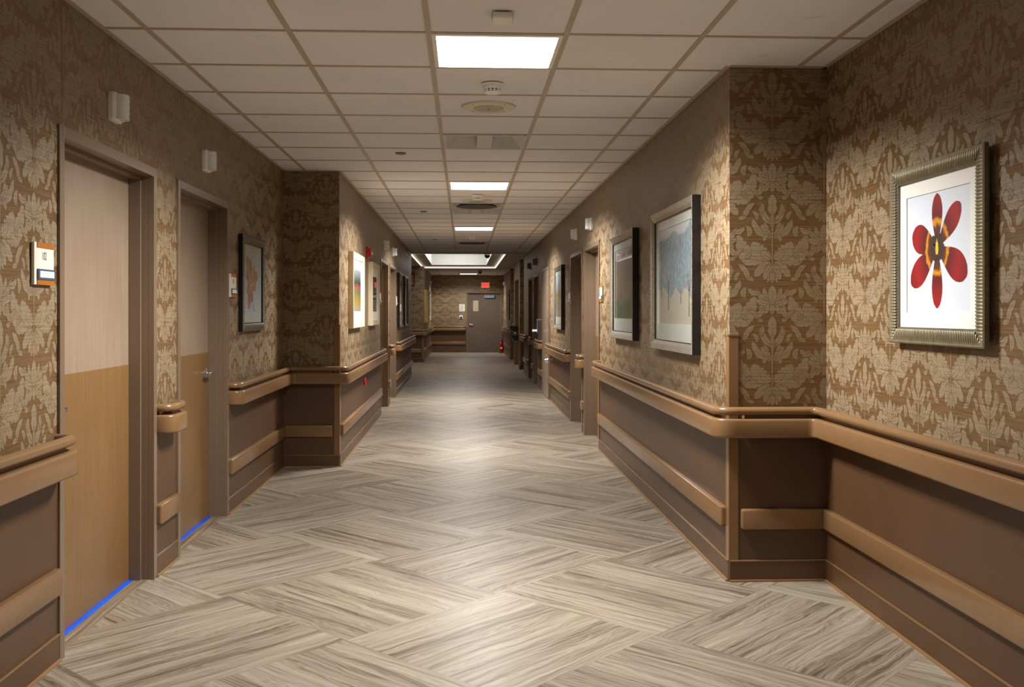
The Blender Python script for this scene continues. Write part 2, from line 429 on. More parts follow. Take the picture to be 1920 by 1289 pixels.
# ------------------------------------------------------------------ walls with wainscot and wallpaper
WZ = 0.845
def wall(name, fr, u0, u1, doors=(), anchor=None, far=False, paper=True):
    mb = MB(); cur = u0; solid = []
    for (a, b, h) in sorted(doors):
        solid.append((cur, a)); cur = b
        mb.quad(fr(a, 0, h), fr(b, 0, h), fr(b, 0, CE), fr(a, 0, CE), M_GROUND)
    solid.append((cur, u1)); rects = []
    for a, b in solid:
        if b - a < 0.005: continue
        mb.quad(fr(a, 0, 0), fr(b, 0, 0), fr(b, 0, CE), fr(a, 0, CE), M_GROUND)
        ia = a + (.01 if any(abs(a - d[1]) < 1e-6 for d in doors) else 0); ib = b - (.01 if any(abs(b - d[0]) < 1e-6 for d in doors) else 0)
        mb.box(fr, ia, ib, -0.01, 0.003, 0.0, WZ, M_WAIN)
        rects.append((ia, ib, WZ, CE))
    for (a, b, h) in doors: rects.append((a, b, h, CE))
    if paper and anchor: damask(mb, fr, rects, anchor[0], anchor[1], far)
    return mb.build(name, kind='structure', loc=fr(u0, 0, 0)), solid

D_L = [(3.955, 5.075, 2.04), (5.545, 6.625, 2.04)]
D_L2 = [(13.01, 14.18, 2.02), (14.58, 15.77, 2.02)]
D_R = [(9.67, 10.80, 2.02), (11.08, 12.18, 2.02), (17.59, 18.66, 2.0), (19.17, 20.17, 2.0)]
wall('wall_left', F_L, YB, YL, D_L, (3.70, 1.638))
wall('wall_left_return', F_RL, XL, XL2, (), (-1.20, 1.93))
wall('wall_left_middle', F_L2, YL, YE2, D_L2, (8.95, 1.78), True)
wall('wall_left_lobby', FR((-4, 0), (-4, 1), (1, 0)), YE2, 26.6)
wall('wall_left_lobby_return', FR((0, YE2), (1, YE2), (0, 1)), -4, XL2)
wall('wall_left_pier', F_L3F, -4, -1.08, (), (-1.33, 1.80), True)
wall('wall_left_far', F_L3, 26.6, YE, (), (27.0, 1.8), True)
wall('wall_end', F_E, -1.08, 1.33, [(0.14, 1.24, 1.985)], (-0.35, 1.80), True)
wall('wall_right_near', F_A, YB, YR, (), (3.36, 1.75))
wall('wall_right_return', F_RR, XR, XA, (), (1.553, 1.950))
wall('wall_right', F_R, YR, 21.85, D_R, (5.10, 1.75), True)
wall('wall_right_lobby', FR((0, 21.85), (1, 21.85), (0, 1)), XR, 4)
wall('wall_right_lobby_side', FR((4, 0), (4, 1), (-1, 0)), 21.85, 28.0)
wall('wall_right_pier', FR((0, 23.1), (1, 23.1), (0, -1)), 1.315, 4, (), (1.45, 1.8), True)
wall('wall_right_alcove_side', F_R3, 23.1, 25.8, [(23.55, 25.35, 2.15)], (23.3, 1.8), True)
wall('wall_right_pier_back', FR((0, 25.8), (1, 25.8), (0, 1)), 1.315, 4)
wall('wall_right_far_return', FR((0, 28.0), (1, 28.0), (0, -1)), 1.33, 4, (), (1.45, 1.8), True)
wall('wall_right_far', FR((1.33, 0), (1.33, 1), (-1, 0)), 28.0, YE, (), (28.4, 1.8), True)
wall('wall_back', FR((0, YB), (1, YB), (0, 1)), XL, XA)
A = FR((1.72, 0), (1.72, 1), (-1, 0))
mb = MB(); mb.quad(A(23.5, 0, 0), A(25.4, 0, 0), A(25.4, 0, 2.2), A(23.5, 0, 2.2), M_GROUND); mb.build('wall_niche_back', kind='structure')
for nm, u in (('wall_niche_near', 23.55), ('wall_niche_far', 25.35)):
    mb = MB(); mb.quad((1.315, u, 0), (1.72, u, 0), (1.72, u, 2.15), (1.315, u, 2.15), M_GROUND); mb.build(nm, kind='structure')
mb = MB(); mb.quad((1.315, 23.55, 2.15), (1.72, 23.55, 2.15), (1.72, 25.35, 2.15), (1.315, 25.35, 2.15), M_GYP); mb.build('trim_20', kind='structure')

# ------------------------------------------------------------------ floor and ceiling
mb = MB(); mb.quad((-4.2, YB, 0), (4.2, YB, 0), (4.2, YE + .4, 0), (-4.2, YE + .4, 0), M_FLOOR)
for a, b, h in D_L: mb.box(F_L, a, b, -0.16, -0.02, 0, 0.0012, M_THRESH)
mb.build('floor', kind='structure', loc=(0, 0, 0))

LIGHT_CELLS = [-8, 0, 8, 16, 44]; VENT_A = [4, 12]; VENT_B = [11, 21]
Y_GRID_END = 20.45
mb = MB(); rows = list(range(-19, 26)); zc = CE + 0.004
def cellrect(i, j): return TX[i], TX[i + 1], TY0 + TS * j, TY0 + TS * (j + 1)
def grid(rows):
    for j in rows:
        for i in range(len(TX) - 1):
            x0, x1, y0, y1 = cellrect(i, j)
            if x1 < XL - .1 or x0 > XA + .1: continue
            if i == 6 and (j in LIGHT_CELLS or j in VENT_A or j in VENT_B): continue
            mb.quad((x0, y0, zc), (x0, y1, zc), (x1, y1, zc), (x1, y0, zc), M_TILE)
        mb.box(F_W, XL - .1, XA + .1, TY0 + TS * j - .011, TY0 + TS * j + .011, CE, CE + .02, M_TBAR)
    for x in TX:
        if XL - .1 < x < XA + .1: mb.box(F_W, x - .012, x + .012, TY0 + TS * rows[0], TY0 + TS * (rows[-1] + 1), CE - .001, CE + .02, M_TBAR)
grid(rows)
grid(range(39, 47))
ye = TY0 + TS * 26; yf = TY0 + TS * 39
TRX0, TRX1, TRY0, TRY1 = -0.86, 0.62, 21.3, 26.9      # inner light well
def ring(x0, x1, y0, y1, X0, X1, Y0, Y1, z, m):
    mb.quad((X0, Y0, z), (X1, Y0, z), (X1, y0, z), (X0, y0, z), m); mb.quad((X0, y1, z), (X1, y1, z), (X1, Y1, z), (X0, Y1, z), m)
    mb.quad((X0, y0, z), (x0, y0, z), (x0, y1, z), (X0, y1, z), m); mb.quad((x1, y0, z), (X1, y0, z), (X1, y1, z), (x1, y1, z), m)
OX0, OX1, OY0, OY1 = -1.15, 0.90, 21.0, 27.9
ring(OX0, OX1, OY0, OY1, -4.1, 4.1, ye, yf, CE, M_GYP)
ring(TRX0, TRX1, TRY0, TRY1, OX0, OX1, OY0, OY1, CE + .05, M_GYP)
def well(x0, x1, y0, y1, z0, z1, m):
    for a, b in (((x0, y0), (x1, y0)), ((x1, y0), (x1, y1)), ((x1, y1), (x0, y1)), ((x0, y1), (x0, y0))):
        mb.quad((*a, z0), (*b, z0), (*b, z1), (*a, z1), m)
well(OX0, OX1, OY0, OY1, CE + .02, CE + .05, M_GYPW)
well(TRX0, TRX1, TRY0, TRY1, CE + .05, CE + .55, M_GYPW)
mb.quad((TRX0, TRY0, CE + .55), (TRX1, TRY0, CE + .55), (TRX1, TRY1, CE + .55), (TRX0, TRY1, CE + .55), M_GYPW)
mb.box(F_W, XL, XA, ye - .12, ye + .12, CE - .012, CE + .02, M_GYP)
mb.build('ceiling', kind='structure', loc=(0, 0, CE))
# wall angles along the ceiling edge
def trim(name, fr, u0, u1, z0, z1, o, m):
    b = MB(); b.box(fr, u0, u1, 0, o, z0, z1, m); return b.build(name, kind='structure')
k = 0
for fr, a, b in ((F_L, YB, YL), (F_RL, XL, XL2), (F_L2, YL, 20.4), (F_A, YB, YR), (F_RR, XR, XA), (F_R, YR, 20.4)):
    k += 1; trim('trim_%d' % k, fr, a, b, CE - .002, CE + .018, .022, M_TBAR)

# ------------------------------------------------------------------ baseboards, door segments
def baseboard(name, segs):
    b = MB()
    for fr, a, c in segs:
        if c - a < .01: continue
        b.box(fr, a, c, 0, .009, 0, .102, M_BASE); b.rprism(fr, a, c, 0, .100, .012, .108, .003, M_RAIL, 2)
        b.box(fr, a, c, 0, .020, 0, .010, M_SHOE)
    return b.build(name, kind='structure')
FW = 0.046   # face width of the door frames
def gaps(u0, u1, doors):
    out = []; cur = u0
    for a, b, h in sorted(doors): out.append((cur, a - FW)); cur = b + FW
    out.append((cur, u1)); return out
G_L, G_L2, G_R = gaps(YB, YL, D_L), gaps(YL, YE2, D_L2), gaps(YR, 21.85, D_R)
C_LEAF = (15.20, 16.42)        # the smoke door folded back on the right wall
G_R = [g for s in G_R for g in ([(s[0], C_LEAF[0] - .02), (C_LEAF[1] + .02, s[1])] if s[0] < C_LEAF[0] < s[1] else [s])]
baseboard('baseboard_left', [(F_L, a, b) for a, b in G_L] + [(F_RL, XL, XL2)] + [(F_L2, a, b) for a, b in G_L2])
baseboard('baseboard_right', [(F_A, YB, YR), (F_RR, XR, XA)] + [(F_R, a, b) for a, b in G_R])
baseboard('baseboard_far_left', [(F_L3F, -4, -1.08), (F_L3, 26.6, YE)])
baseboard('baseboard_far_right', [(F_R3, 23.1, 23.5), (F_R3, 25.4, 25.8), (FR((0, 23.1), (1, 23.1), (0, -1)), 1.315, 3), (FR((1.33, 0), (1.33, 1), (-1, 0)), 28, YE), (FR((0, 28), (1, 28), (0, -1)), 1.33, 3)])
baseboard('baseboard_end', [(F_E, -1.08, .09), (F_E, 1.29, 1.33)])

# ------------------------------------------------------------------ handrails and bumper rails
def fillet(pts, radii, n=6):
    out = [Vector(pts[0])]
    for i in range(1, len(pts) - 1):
        p0, p, p1 = Vector(pts[i - 1]), Vector(pts[i]), Vector(pts[i + 1]); a = (p0 - p).normalized(); b = (p1 - p).normalized()
        r = min(radii[i], (p0 - p).length * .49 if i > 1 else (p0 - p).length * .98, (p1 - p).length * .49 if i < len(pts) - 2 else (p1 - p).length * .98)
        A, B = p + a * r, p + b * r
        for k in range(n + 1):
            t = k / n; out.append(A * (1 - t) ** 2 + p * 2 * t * (1 - t) + B * t * t)
    out.append(Vector(pts[-1])); return out
def handrail(label, corners, normals, end0=True, end1=True, group=None):
    """corners: plan points on the wall; normals[i]: into-the-room normal of the stretch corners[i]->corners[i+1]"""
    def path(o):
        P = []; R = []
        n0 = Vector(normals[0]); nl = Vector(normals[-1]); c0 = Vector(corners[0]); cl = Vector(corners[-1])
        if end0: P.append(c0); R.append(0)
        P.append(c0 + n0 * o); R.append(.065)
        for i in range(1, len(corners) - 1):
            P.append(Vector(corners[i]) + Vector(normals[i - 1]) * o + Vector(normals[i]) * o)
            d = (Vector(corners[i]) - Vector(corners[i - 1])).normalized()
            R.append(.09 if d.dot(Vector(normals[i])) > 0 else .05)
        P.append(cl + nl * o); R.append(.065)
        if end1: P.append(cl); R.append(0)
        return fillet(P, R)
    th = empty('handrail', (corners[0][0], corners[0][1], .73))
    tag(th, label, 'handrail', group)
    ns = 14; e = [(.021 * math.cos(2 * math.pi * k / ns), .863 + .021 * math.sin(2 * math.pi * k / ns)) for k in range(ns)]
    b = MB(); b.sweep(path(.072), e, M_RAIL); b.build('grip', th)
    sec = []
    for (cx, cz, a0) in ((.006, .743, -90), (.006, .815, 0), (-.008, .815, 90), (-.008, .743, 180)):
        r = .012
        for k in range(4):
            a = math.radians(a0 + k * 30); sec.append((cx + r * math.cos(a), cz + r * math.sin(a)))
    # the side that faces the room must be the +offset or -offset side; the section is near symmetric
    b = MB(); b.sweep(path(.082), [(o * 1.0, z) for o, z in sec], M_RAIL); b.build('bumper', th)
    b = MB()
    for i in range(len(corners) - 1):
        a, c, nn = Vector(corners[i]), Vector(corners[i + 1]), Vector(normals[i]); d = (c - a).normalized(); fr = FR(a, c, nn)
        L = (c - a).length
        if L > .2: b.box(fr, .062, L - .062, 0, .062, .752, .850, M_DARK if False else M_RAIL)
    if b.v: b.build('bracket', th)
    return th
def bumper(label, fr, u0, u1, group=None):
    b = MB(); b.rprism(fr, u0, u1, 0, .264, .031, .366, .010, M_RAIL)
    return tag(b.build('bumper_rail'), label, 'bumper rail', group)
RX, LX = (-1, 0), (1, 0)
handrail('tan handrail at the left picture edge, ending beside the door of room 102', [(XL, YB + .1), (XL, 3.90)], [LX], False)
handrail('short stub of tan handrail between the two nearest left doors', [(XL, 5.145), (XL, 5.40)], [LX])
handrail('tan handrail from the second left door wrapping round the dark left wall corner', [(XL, 6.70), (XL, YL), (XL2, YL), (XL2, 12.93)], [LX, (0, -1), LX])
handrail('short stub of tan handrail between the two farther left doors', [(XL2, 14.26), (XL2, 14.50)], [LX])
handrail('tan handrail below the two dark framed pictures on the left wall', [(XL2, 15.84), (XL2, YE2 - .04)], [LX])
handrail('brown handrail wrapping the far left wall corner beyond the lobby', [(-3.0, 26.6), (-1.08, 26.6), (-1.08, 33.0)], [(0, -1), LX])
handrail('tan handrail on the end wall left of the exit door', [(-1.05, YE), (.06, YE)], [(0, -1)])
handrail('long tan handrail wrapping the right wall corner under the red flower picture', [(XA, YB + .1), (XA, YR), (XR, YR), (XR, 9.58)], [RX, (0, -1), RX], False)
handrail('short stub of tan handrail between the two nearest right doors', [(XR, 10.87), (XR, 11.01)], [RX])
handrail('tan handrail under the small right picture beyond the nearest right doors', [(XR, 12.26), (XR, 15.14)], [RX])
handrail('brown handrail between the folded-back door and the dark doors on the right', [(XR, 16.50), (XR, 17.50)], [RX])
handrail('short dark stub of handrail between the two far dark doors on the right', [(XR, 18.74), (XR, 19.08)], [RX])
handrail('dark handrail just beyond the farthest dark door on the right wall', [(XR, 20.26), (XR, 21.80)], [RX])
handrail('tan handrail on the far right wall beside the exit door', [(1.33, 28.1), (1.33, 32.3)], [RX])
for lb, fr, a, b in (
    ('low tan bumper rail at the left picture edge, beside the door of room 102', F_L, YB + .1, 3.895),
    ('short low bumper rail between the two nearest left doors', F_L, 5.135, 5.485),
    ('low brown bumper rail between the second left door and the dark corner', F_L, 6.69, YL - .03),
    ('low dark bumper rail on the left wall return facing the camera', F_RL, XL, XL2 - .055),
    ('low tan bumper rail below the two cream framed pictures', F_L2, YL + .06, 12.94),
    ('short low bumper rail between the two farther left doors', F_L2, 14.25, 14.52),
    ('low bumper rail below the two dark framed pictures on the left wall', F_L2, 15.83, YE2 - .05),
    ('low bumper rail on the far left wall face beyond the lobby', F_L3F, -3.0, -1.14),
    ('low bumper rail on the far left wall under the gold framed pictures', F_L3, 26.7, 33.0),
    ('low bumper rail on the end wall left of the exit door', F_E, -1.05, .07),
    ('low tan bumper rail under the red flower picture', F_A, YB + .1, YR - .03),
    ('low bumper rail on the right wall return facing the camera', F_RR, XR + .055, XA),
    ('long low bumper rail under the two misty tree pictures', F_R, YR + .06, 9.60),
    ('short low bumper rail between the two nearest right doors', F_R, 10.86, 11.02),
    ('low bumper rail under the small right picture beyond the nearest doors', F_R, 12.25, 15.15),
    ('low bumper rail between the folded-back door and the dark doors', F_R, 16.46, 17.52),
    ('short low bumper rail between the two far dark doors', F_R, 18.73, 19.10),
    ('low bumper rail just beyond the farthest dark door on the right', F_R, 20.24, 21.8),
    ('low bumper rail on the far right wall beside the exit door', FR((1.33, 0), (1.33, 1), (-1, 0)), 28.1, 32.3)):
    bumper(lb, fr, a, b)
def guard(label, x, y, sx, lab_z=1.235):
    """L-shaped corner guard; sx = +1: face wing runs to +x"""
    th = empty('corner_guard', (x, y, 0)); tag(th, label, 'corner guard')
    b = MB(); w_, t = .050, .006
    P = [(x - sx * t, y - t), (x + sx * (w_ - t), y - t), (x + sx * (w_ - t), y), (x, y), (x, y + w_), (x - sx * t, y + w_)]
    V = [(px, py, z) for z in (0, lab_z) for px, py in P]; n = 6
    b.add(V, [tuple(range(n)), tuple(range(2 * n - 1, n - 1, -1))] + [(i, (i + 1) % n, n + (i + 1) % n, n + i) for i in range(n)], M_RAIL)
    b.build('angle', th, bevel=.002)
    b = MB(); q = .003
    P = [(x - sx * (t + q), y - t - q), (x + sx * (w_ - t + q), y - t - q), (x + sx * (w_ - t + q), y + .001), (x, y + .001), (x, y + w_ + q), (x - sx * (t + q), y + w_ + q)]
    V = [(px, py, z) for z in (lab_z, lab_z + .007) for px, py in P]
    b.add(V, [tuple(range(n)), tuple(range(2 * n - 1, n - 1, -1))] + [(i, (i + 1) % n, n + (i + 1) % n, n + i) for i in range(n)], M_RAIL)
    b.build('end_cap', th)
guard('tan corner guard on the right wall corner left of the flower picture', XR, YR, 1)
guard('dark brown corner guard on the left wall corner beside the cream pictures', XL2, YL, -1)
guard('brown corner guard on the far left wall corner beyond the lobby', -1.08, 26.6, -1)
guard('brown corner guard on the far right pier beside the drinking fountain', 1.315, 23.1, 1)

# ------------------------------------------------------------------ doors
def lever(parent, fr, u, z, o, du, label=None):
    b = MB(); c = fr(u, o, z); nrm = (fr.n.x, fr.n.y, 0)
    b.lathe(c, nrm, [(.034, 0), (.034, .006), (.026, .012), (.012, .014), (.011, .052), (.010, .054)], M_CHROME, 20)
    b.rprism(fr, min(u, u + du), max(u, u + du), o + .040, z - .011, o + .056, z + .011, .005, M_CHROME)
    h = b.build('handle', parent); return h
def frame_mesh(fr, a, b_, h, depth, proud=.011):
    b = MB(); f = FW
    for (c0, c1) in ((a - f, a), (b_, b_ + f)): b.box(fr, c0, c1, -.02, proud, 0, h + f, M_FRAME)
    b.box(fr, a, b_, -.02, proud, h, h + f, M_FRAME)
    s = .016
    b.box(fr, a - .02, a, -depth - .05, -.02, 0, h + .02, M_FRAME); b.box(fr, b_, b_ + .02, -depth - .05, -.02, 0, h + .02, M_FRAME)
    b.box(fr, a, b_, -depth - .05, -.02, h, h + .02, M_FRAME)
    # stop moulding
    b.box(fr, a, a + s, -depth, -.052, 0, h - .0, M_FRAME); b.box(fr, b_ - s, b_, -depth, -.052, 0, h, M_FRAME)
    b.box(fr, a + s, b_ - s, -depth, -.052, h - s, h, M_FRAME)
    return b
DN = 0
def door(fr, a, b_, h, handle_far=True, depth=.112, kick=1.09, tape=True, leafmat=None, leaf_on=True):
    global DN; DN += 1
    th = empty('door_%d' % DN, fr((a + b_) / 2, 0, 0), 'structure')
    frame_mesh(fr, a, b_, h, depth).build('frame', th, bevel=.002)
    if not leaf_on: return th, None
    b = MB(); b.box(fr, a + .003, b_ - .003, -depth - .045, -depth, .006, h - .004, leafmat or M_LEAF)
    lf = b.build('leaf', th)
    if kick:
        b = MB(); b.box(fr, a + .018, b_ - .018, -depth, -depth + .002, .008, kick, M_KICK); b.build('kick_plate', lf)
    u = (b_ - .085) if handle_far else (a + .085)
    lever(lf, fr, u, .955, -depth + .002, -.11 if handle_far else .11)
    if tape:
        b = MB(); b.box(fr, a + .017, b_ - .017, -depth - .01, -depth + .024, .0013, .0022, M_BLUE)
        b.box(fr, a + .017, b_ - .017, -depth - .004, -depth + .003, .0022, .0075, M_BLUE)
        return th, b
    return th, None
t1, tb1 = door(F_L, *D_L[0], handle_far=False)
tag(tb1.build('floor_tape'), 'strip of blue painters tape under the nearest left door', 'tape')
t2, tb2 = door(F_L, *D_L[1])
tag(tb2.build('floor_tape'), 'strip of blue painters tape under the second left door', 'tape')
door(F_L2, *D_L2[0], handle_far=False, tape=False); door(F_L2, *D_L2[1], tape=False)
door(F_R, *D_R[0], handle_far=False, tape=False); door(F_R, *D_R[1], handle_far=False, tape=False)
door(F_R, *D_R[2], leaf_on=False); door(F_R, *D_R[3], leaf_on=False)
# dark shells added behind the two doorways, standing in for door leaves in shadow
for nm, y0, y1 in (('wall_added_shell_near', 17.35, 18.86), ('wall_added_shell_far', 18.92, 20.5)):
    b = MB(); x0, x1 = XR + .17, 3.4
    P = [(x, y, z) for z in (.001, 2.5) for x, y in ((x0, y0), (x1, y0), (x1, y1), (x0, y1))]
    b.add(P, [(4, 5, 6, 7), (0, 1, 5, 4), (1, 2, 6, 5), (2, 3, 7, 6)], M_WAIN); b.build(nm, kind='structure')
# folded-back smoke door on the right wall
DN += 1; th = empty('door_%d' % DN, F_R(15.8, 0, 0), 'structure')
b = MB(); a, c = C_LEAF
for q0, q1 in ((a, a + .04), (c - .04, c)): b.box(F_R, q0, q1, 0, .03, 0, 2.06, M_FRAME)
b.box(F_R, a + .04, c - .04, 0, .03, 2.02, 2.06, M_FRAME); b.build('frame', th, bevel=.002)
b = MB(); b.box(F_R, a + .043, c - .043, .004, .024, .01, 2.016, M_LEAF); b.build('leaf', th)
for z in (.28, 1.2, 1.85):
    b = MB(); b.box(F_R, a + .02, a + .09, .030, .034, z - .07, z + .07, M_CHROME)
    b.lathe(F_R(a + .055, .036, z - .06), (0, 0, 1), [(.008, 0), (.008, .12)], M_CHROME, 10); b.build('hinge', th)
b = MB(); b.lathe(F_R(a + .08, .024, .60), (-1, 0, 0), [(.05, 0), (.05, .012), (.038, .03), (.030, .055), (.012, .062)], M_CHROME, 24)
tag(b.build('door_holder'), 'round silver magnetic door holder low on the right folded-back door', 'door holder')
# end door
DN += 1; th = empty('door_%d' % DN, F_E(.69, 0, 0), 'structure')
frame_mesh(F_E, .14, 1.24, 1.985, .06).build('frame', th, bevel=.002)
b = MB(); b.box(F_E, .143, 1.237, -.105, -.06, .006, 1.98, M_EDOOR); lf = b.build('leaf', th)
b = MB(); b.box(F_E, .315, .494, -.06, -.056, 1.382, 1.745, simple('wired_glass', (190, 170, 146), 0.2)); b.build('vision_panel', lf)
lever(lf, F_E, .215, .93, -.058, .11)
b = MB(); b.box(F_E, .69, 1.03, -.06, .0, 1.83, 1.925, simple('closer_steel', (150, 158, 172), 0.35, 0.3)); b.box(F_E, .60, .95, -.05, -.03, 1.945, 1.957, M_CHROME); b.build('door_closer', lf)

# ------------------------------------------------------------------ corridor call lights over the doors
def dome(label, fr, u, dark=False, group='corridor call lights over the doors'):
    th = empty('call_light', fr(u, 0, 2.2)); tag(th, label, 'call light', group)
    m = M_WHITE if not dark else M_LAMPLENSD; ml = M_LAMPLENS if not dark else M_LAMPLENSD
    b = MB(); z0, z1 = 2.208, 2.338
    # back plate with bowed ends
    P = []
    for k in range(9): a = math.pi + (math.pi) * 0 + k * 0; 
    sec = [(u - .056, 0), (u - .056, .018), (u - .050, .030), (u + .050, .030), (u + .056, .018), (u + .056, 0)]
    n = len(sec); V = []
    for z, q in ((z0, .82), (z0 + .012, .96), (z0 + .035, 1), (z1 - .035, 1), (z1 - .012, .96), (z1, .82)):
        V += [fr(u + (x - u) * q, o if o == 0 else o * q, z) for x, o in sec]
    Fc = [tuple(range(n)), tuple(5 * n + i for i in reversed(range(n)))] + [(r * n + i, r * n + (i + 1) % n, (r + 1) * n + (i + 1) % n, (r + 1) * n + i) for r in range(5) for i in range(n)]
    b.add(V, Fc, m); b.build('housing', th)
    b = MB(); V = []; lev = []
    zz = z0 + .010; segs = 4; hgt = (z1 - z0 - .020) / segs
    for s_ in range(segs):
        lev += [(zz + s_ * hgt, 1.0), (zz + s_ * hgt + .005, 1.0), (zz + s_ * hgt + .006, .96), (zz + (s_ + 1) * hgt - .001, .96)]
    lev.append((z1 - .010, 1.0)); N = 13
    for z, q in lev:
        for k in range(N):
            a = math.pi * k / (N - 1); V.append(fr(u + .043 * q * math.cos(a), .028 + .046 * q * math.sin(a), z))
    Fc = [tuple(range(N)), tuple((len(lev) - 1) * N + i for i in reversed(range(N)))] + [(r * N + i, r * N + i + 1, (r + 1) * N + i + 1, (r + 1) * N + i) for r in range(len(lev) - 1) for i in range(N - 1)]
    b.add(V, Fc, ml); b.build('lens', th)
    b = MB(); b.lathe(fr(u, .045, z0 + .012), (0, 0, -1), [(.005, 0), (.006, .006), (.004, .012)], M_WHITE, 10); b.build('screw_cap', th)
dome('white ribbed call light over the nearest left door', F_L, 4.515)
dome('white ribbed call light over the second left door', F_L, 6.085)
dome('ribbed call light over the third left door, just beyond the red alarm', F_L2, 13.55)
dome('white call light over the fourth left door', F_L2, 15.15)
dome('white call light over the nearest right door', F_R, 10.22)
dome('white call light over the second right door', F_R, 11.60)
dome('small dark call light over the first of the far dark right doors', F_R, 18.05, True)
dome('small dark call light over the farthest dark right door', F_R, 19.62, True)
dome('tiny white call light on the far left wall by the end wall', F_L3, 31.2)
dome('tiny white call light on the far right wall by the exit sign', FR((1.33, 0), (1.33, 1), (-1, 0)), 31.6)

# ------------------------------------------------------------------ room signs
def room_sign(label, fr, u0, flip, number=None, z0=1.456):
    wd, h = .172, .156; uc = u0 + wd / 2
    th = empty('room_sign', fr(uc, 0, z0)); tag(th, label, 'sign')
    b = MB(); b.box(fr, u0, u0 + wd, .003, .014, z0, z0 + h, M_PLATE); b.box(fr, u0 + .004, u0 + wd - .004, 0, .003, z0 + .003, z0 + h - .003, M_BLACK); b.build('plate', th, bevel=.001)
    q = .022
    a, c = (u0 + q, u0 + wd) if flip > 0 else (u0, u0 + wd - q)
    b = MB(); b.box(fr, a, c, .014, .017, z0 + h - .019, z0 + h, M_ORANGE); b.build('orange_strip', th)
    b = MB(); b.box(fr, a, c, .014, .017, z0, z0 + .019, M_ORANGE); b.build('orange_strip', th)
    b = MB(); b.box(fr, a, c, .014, .020, z0 + .019, z0 + .058, M_SLATE); sl = b.build('name_slot', th)
    b = MB(); b.box(fr, a + .014, c - .012, .020, .0205, z0 + .027, z0 + .051, M_WHITE); b.build('name_card', sl)
    if number: text(th, 'number', number, fr, (a + c) / 2 - flip * .012, .0146, z0 + h - .050, .042, M_INK, flip, .66)
room_sign('cream room sign reading 102 left of the nearest left door', F_L, 3.672, 1, '102')
room_sign('cream and orange room sign between the second left door and the leaf picture', F_L, 6.695, 1, '103')
room_sign('cream and orange room sign right of the nearest right door', F_R, 9.385, -1, '101')
room_sign('small room sign between the second right door and the small right picture', F_R, 12.27, -1)
room_sign('small room sign between the third left door and the cream pictures', F_L2, 12.735, 1)
room_sign('small room sign just beyond the fourth left door', F_L2, 15.86, 1)

# ------------------------------------------------------------------ pictures
def profile_frame(b, fr, u0, u1, z0, z1, fw, o_out, o_in, thick, m_face, m_side):
    """mitred frame: outer edge height o_out, inner o_in"""
    def R(k, o): return [fr(u0 + k, o, z0 + k), fr(u1 - k, o, z0 + k), fr(u1 - k, o, z1 - k), fr(u0 + k, o, z1 - k)]
    levels = [(.03 if thick[0] > .01 else 0, .001, m_side), (.03 if thick[0] > .01 else 0, thick[0], m_side), (0, thick[0], m_side), (0, o_out, m_side), (.006, o_out + .004, m_face), (fw * .55, (o_out + o_in) / 2 + .002, m_face), (fw - .006, o_in, m_face), (fw, o_in - .001, m_side), (fw, o_in - .012, m_side)]
    for i in range(len(levels) - 1):
        A, B_ = R(levels[i][0], levels[i][1]), R(levels[i + 1][0], levels[i + 1][1])
        for k in range(4): b.quad(A[k], A[(k + 1) % 4], B_[(k + 1) % 4], B_[k], levels[i + 1][2])
    b.quad(*R(.03 if thick[0] > .01 else 0, .001), m_side)
def picture(label, fr, u0, u1, z0, z1, fw, o_out, o_in, mface, mside, mmat, mw, art, ridges=False, group=None, mzb=None):
    th = empty('framed_picture', fr((u0 + u1) / 2, 0, z0)); tag(th, label, 'picture', group)
    b = MB(); profile_frame(b, fr, u0, u1, z0, z1, fw, o_out, o_in, (.022 if mw == .058 else .001,), mface, mside)
    if ridges:
        st = .0125; rw = .0085
        nu = int((u1 - u0 - 2 * .01) / st)
        for k in range(nu):
            u = u0 + .012 + k * st
            for (za, zb, s_) in ((z0, z0 + fw, 1), (z1 - fw, z1, -1)):
                lim = min(u - u0, u1 - u - rw, fw - .008)
                if lim < .008: continue
                q0, q1 = (z0 + .007, z0 + lim) if s_ > 0 else (z1 - lim, z1 - .007)
                b.rprism(fr, u, u + rw, o_in, q0, max(o_out, o_in) + .0045, q1, .003, mface, 1)
        nz = int((z1 - z0 - .02) / st)
        for k in range(nz):
            z = z0 + .012 + k * st; lim = min(z - z0, z1 - z - rw, fw - .008)
            if lim < .008: continue
            b.rprism(fr, u0 + .007, u0 + lim, o_in, z, max(o_out, o_in) + .0045, z + rw, .003, mface, 1)
            b.rprism(fr, u1 - lim, u1 - .007, o_in, z, max(o_out, o_in) + .0045, z + rw, .003, mface, 1)
    b.build('frame', th)
    ob = o_in - .010; mb_ = mw if mzb is None else mzb
    a0, a1, c0, c1 = u0 + fw + mw, u1 - fw - mw, z0 + fw + mb_, z1 - fw - mw
    b = MB()
    X = [(u0 + fw - .002, z0 + fw - .002, u1 - fw + .002, z1 - fw + .002)]
    U0, Z0, U1, Z1 = X[0]
    for q in ((U0, U1, Z0, c0), (U0, U1, c1, Z1), (U0, a0, c0, c1), (a1, U1, c0, c1)):
        b.box(fr, q[0], q[1], ob - .004, ob, q[2], q[3], mmat)
    b.build('mat', th)
    b = MB(); art(b, fr, a0 - .001, a1 + .001, c0 - .001, c1 + .001, ob - .004); b.build('print', th)
    return th

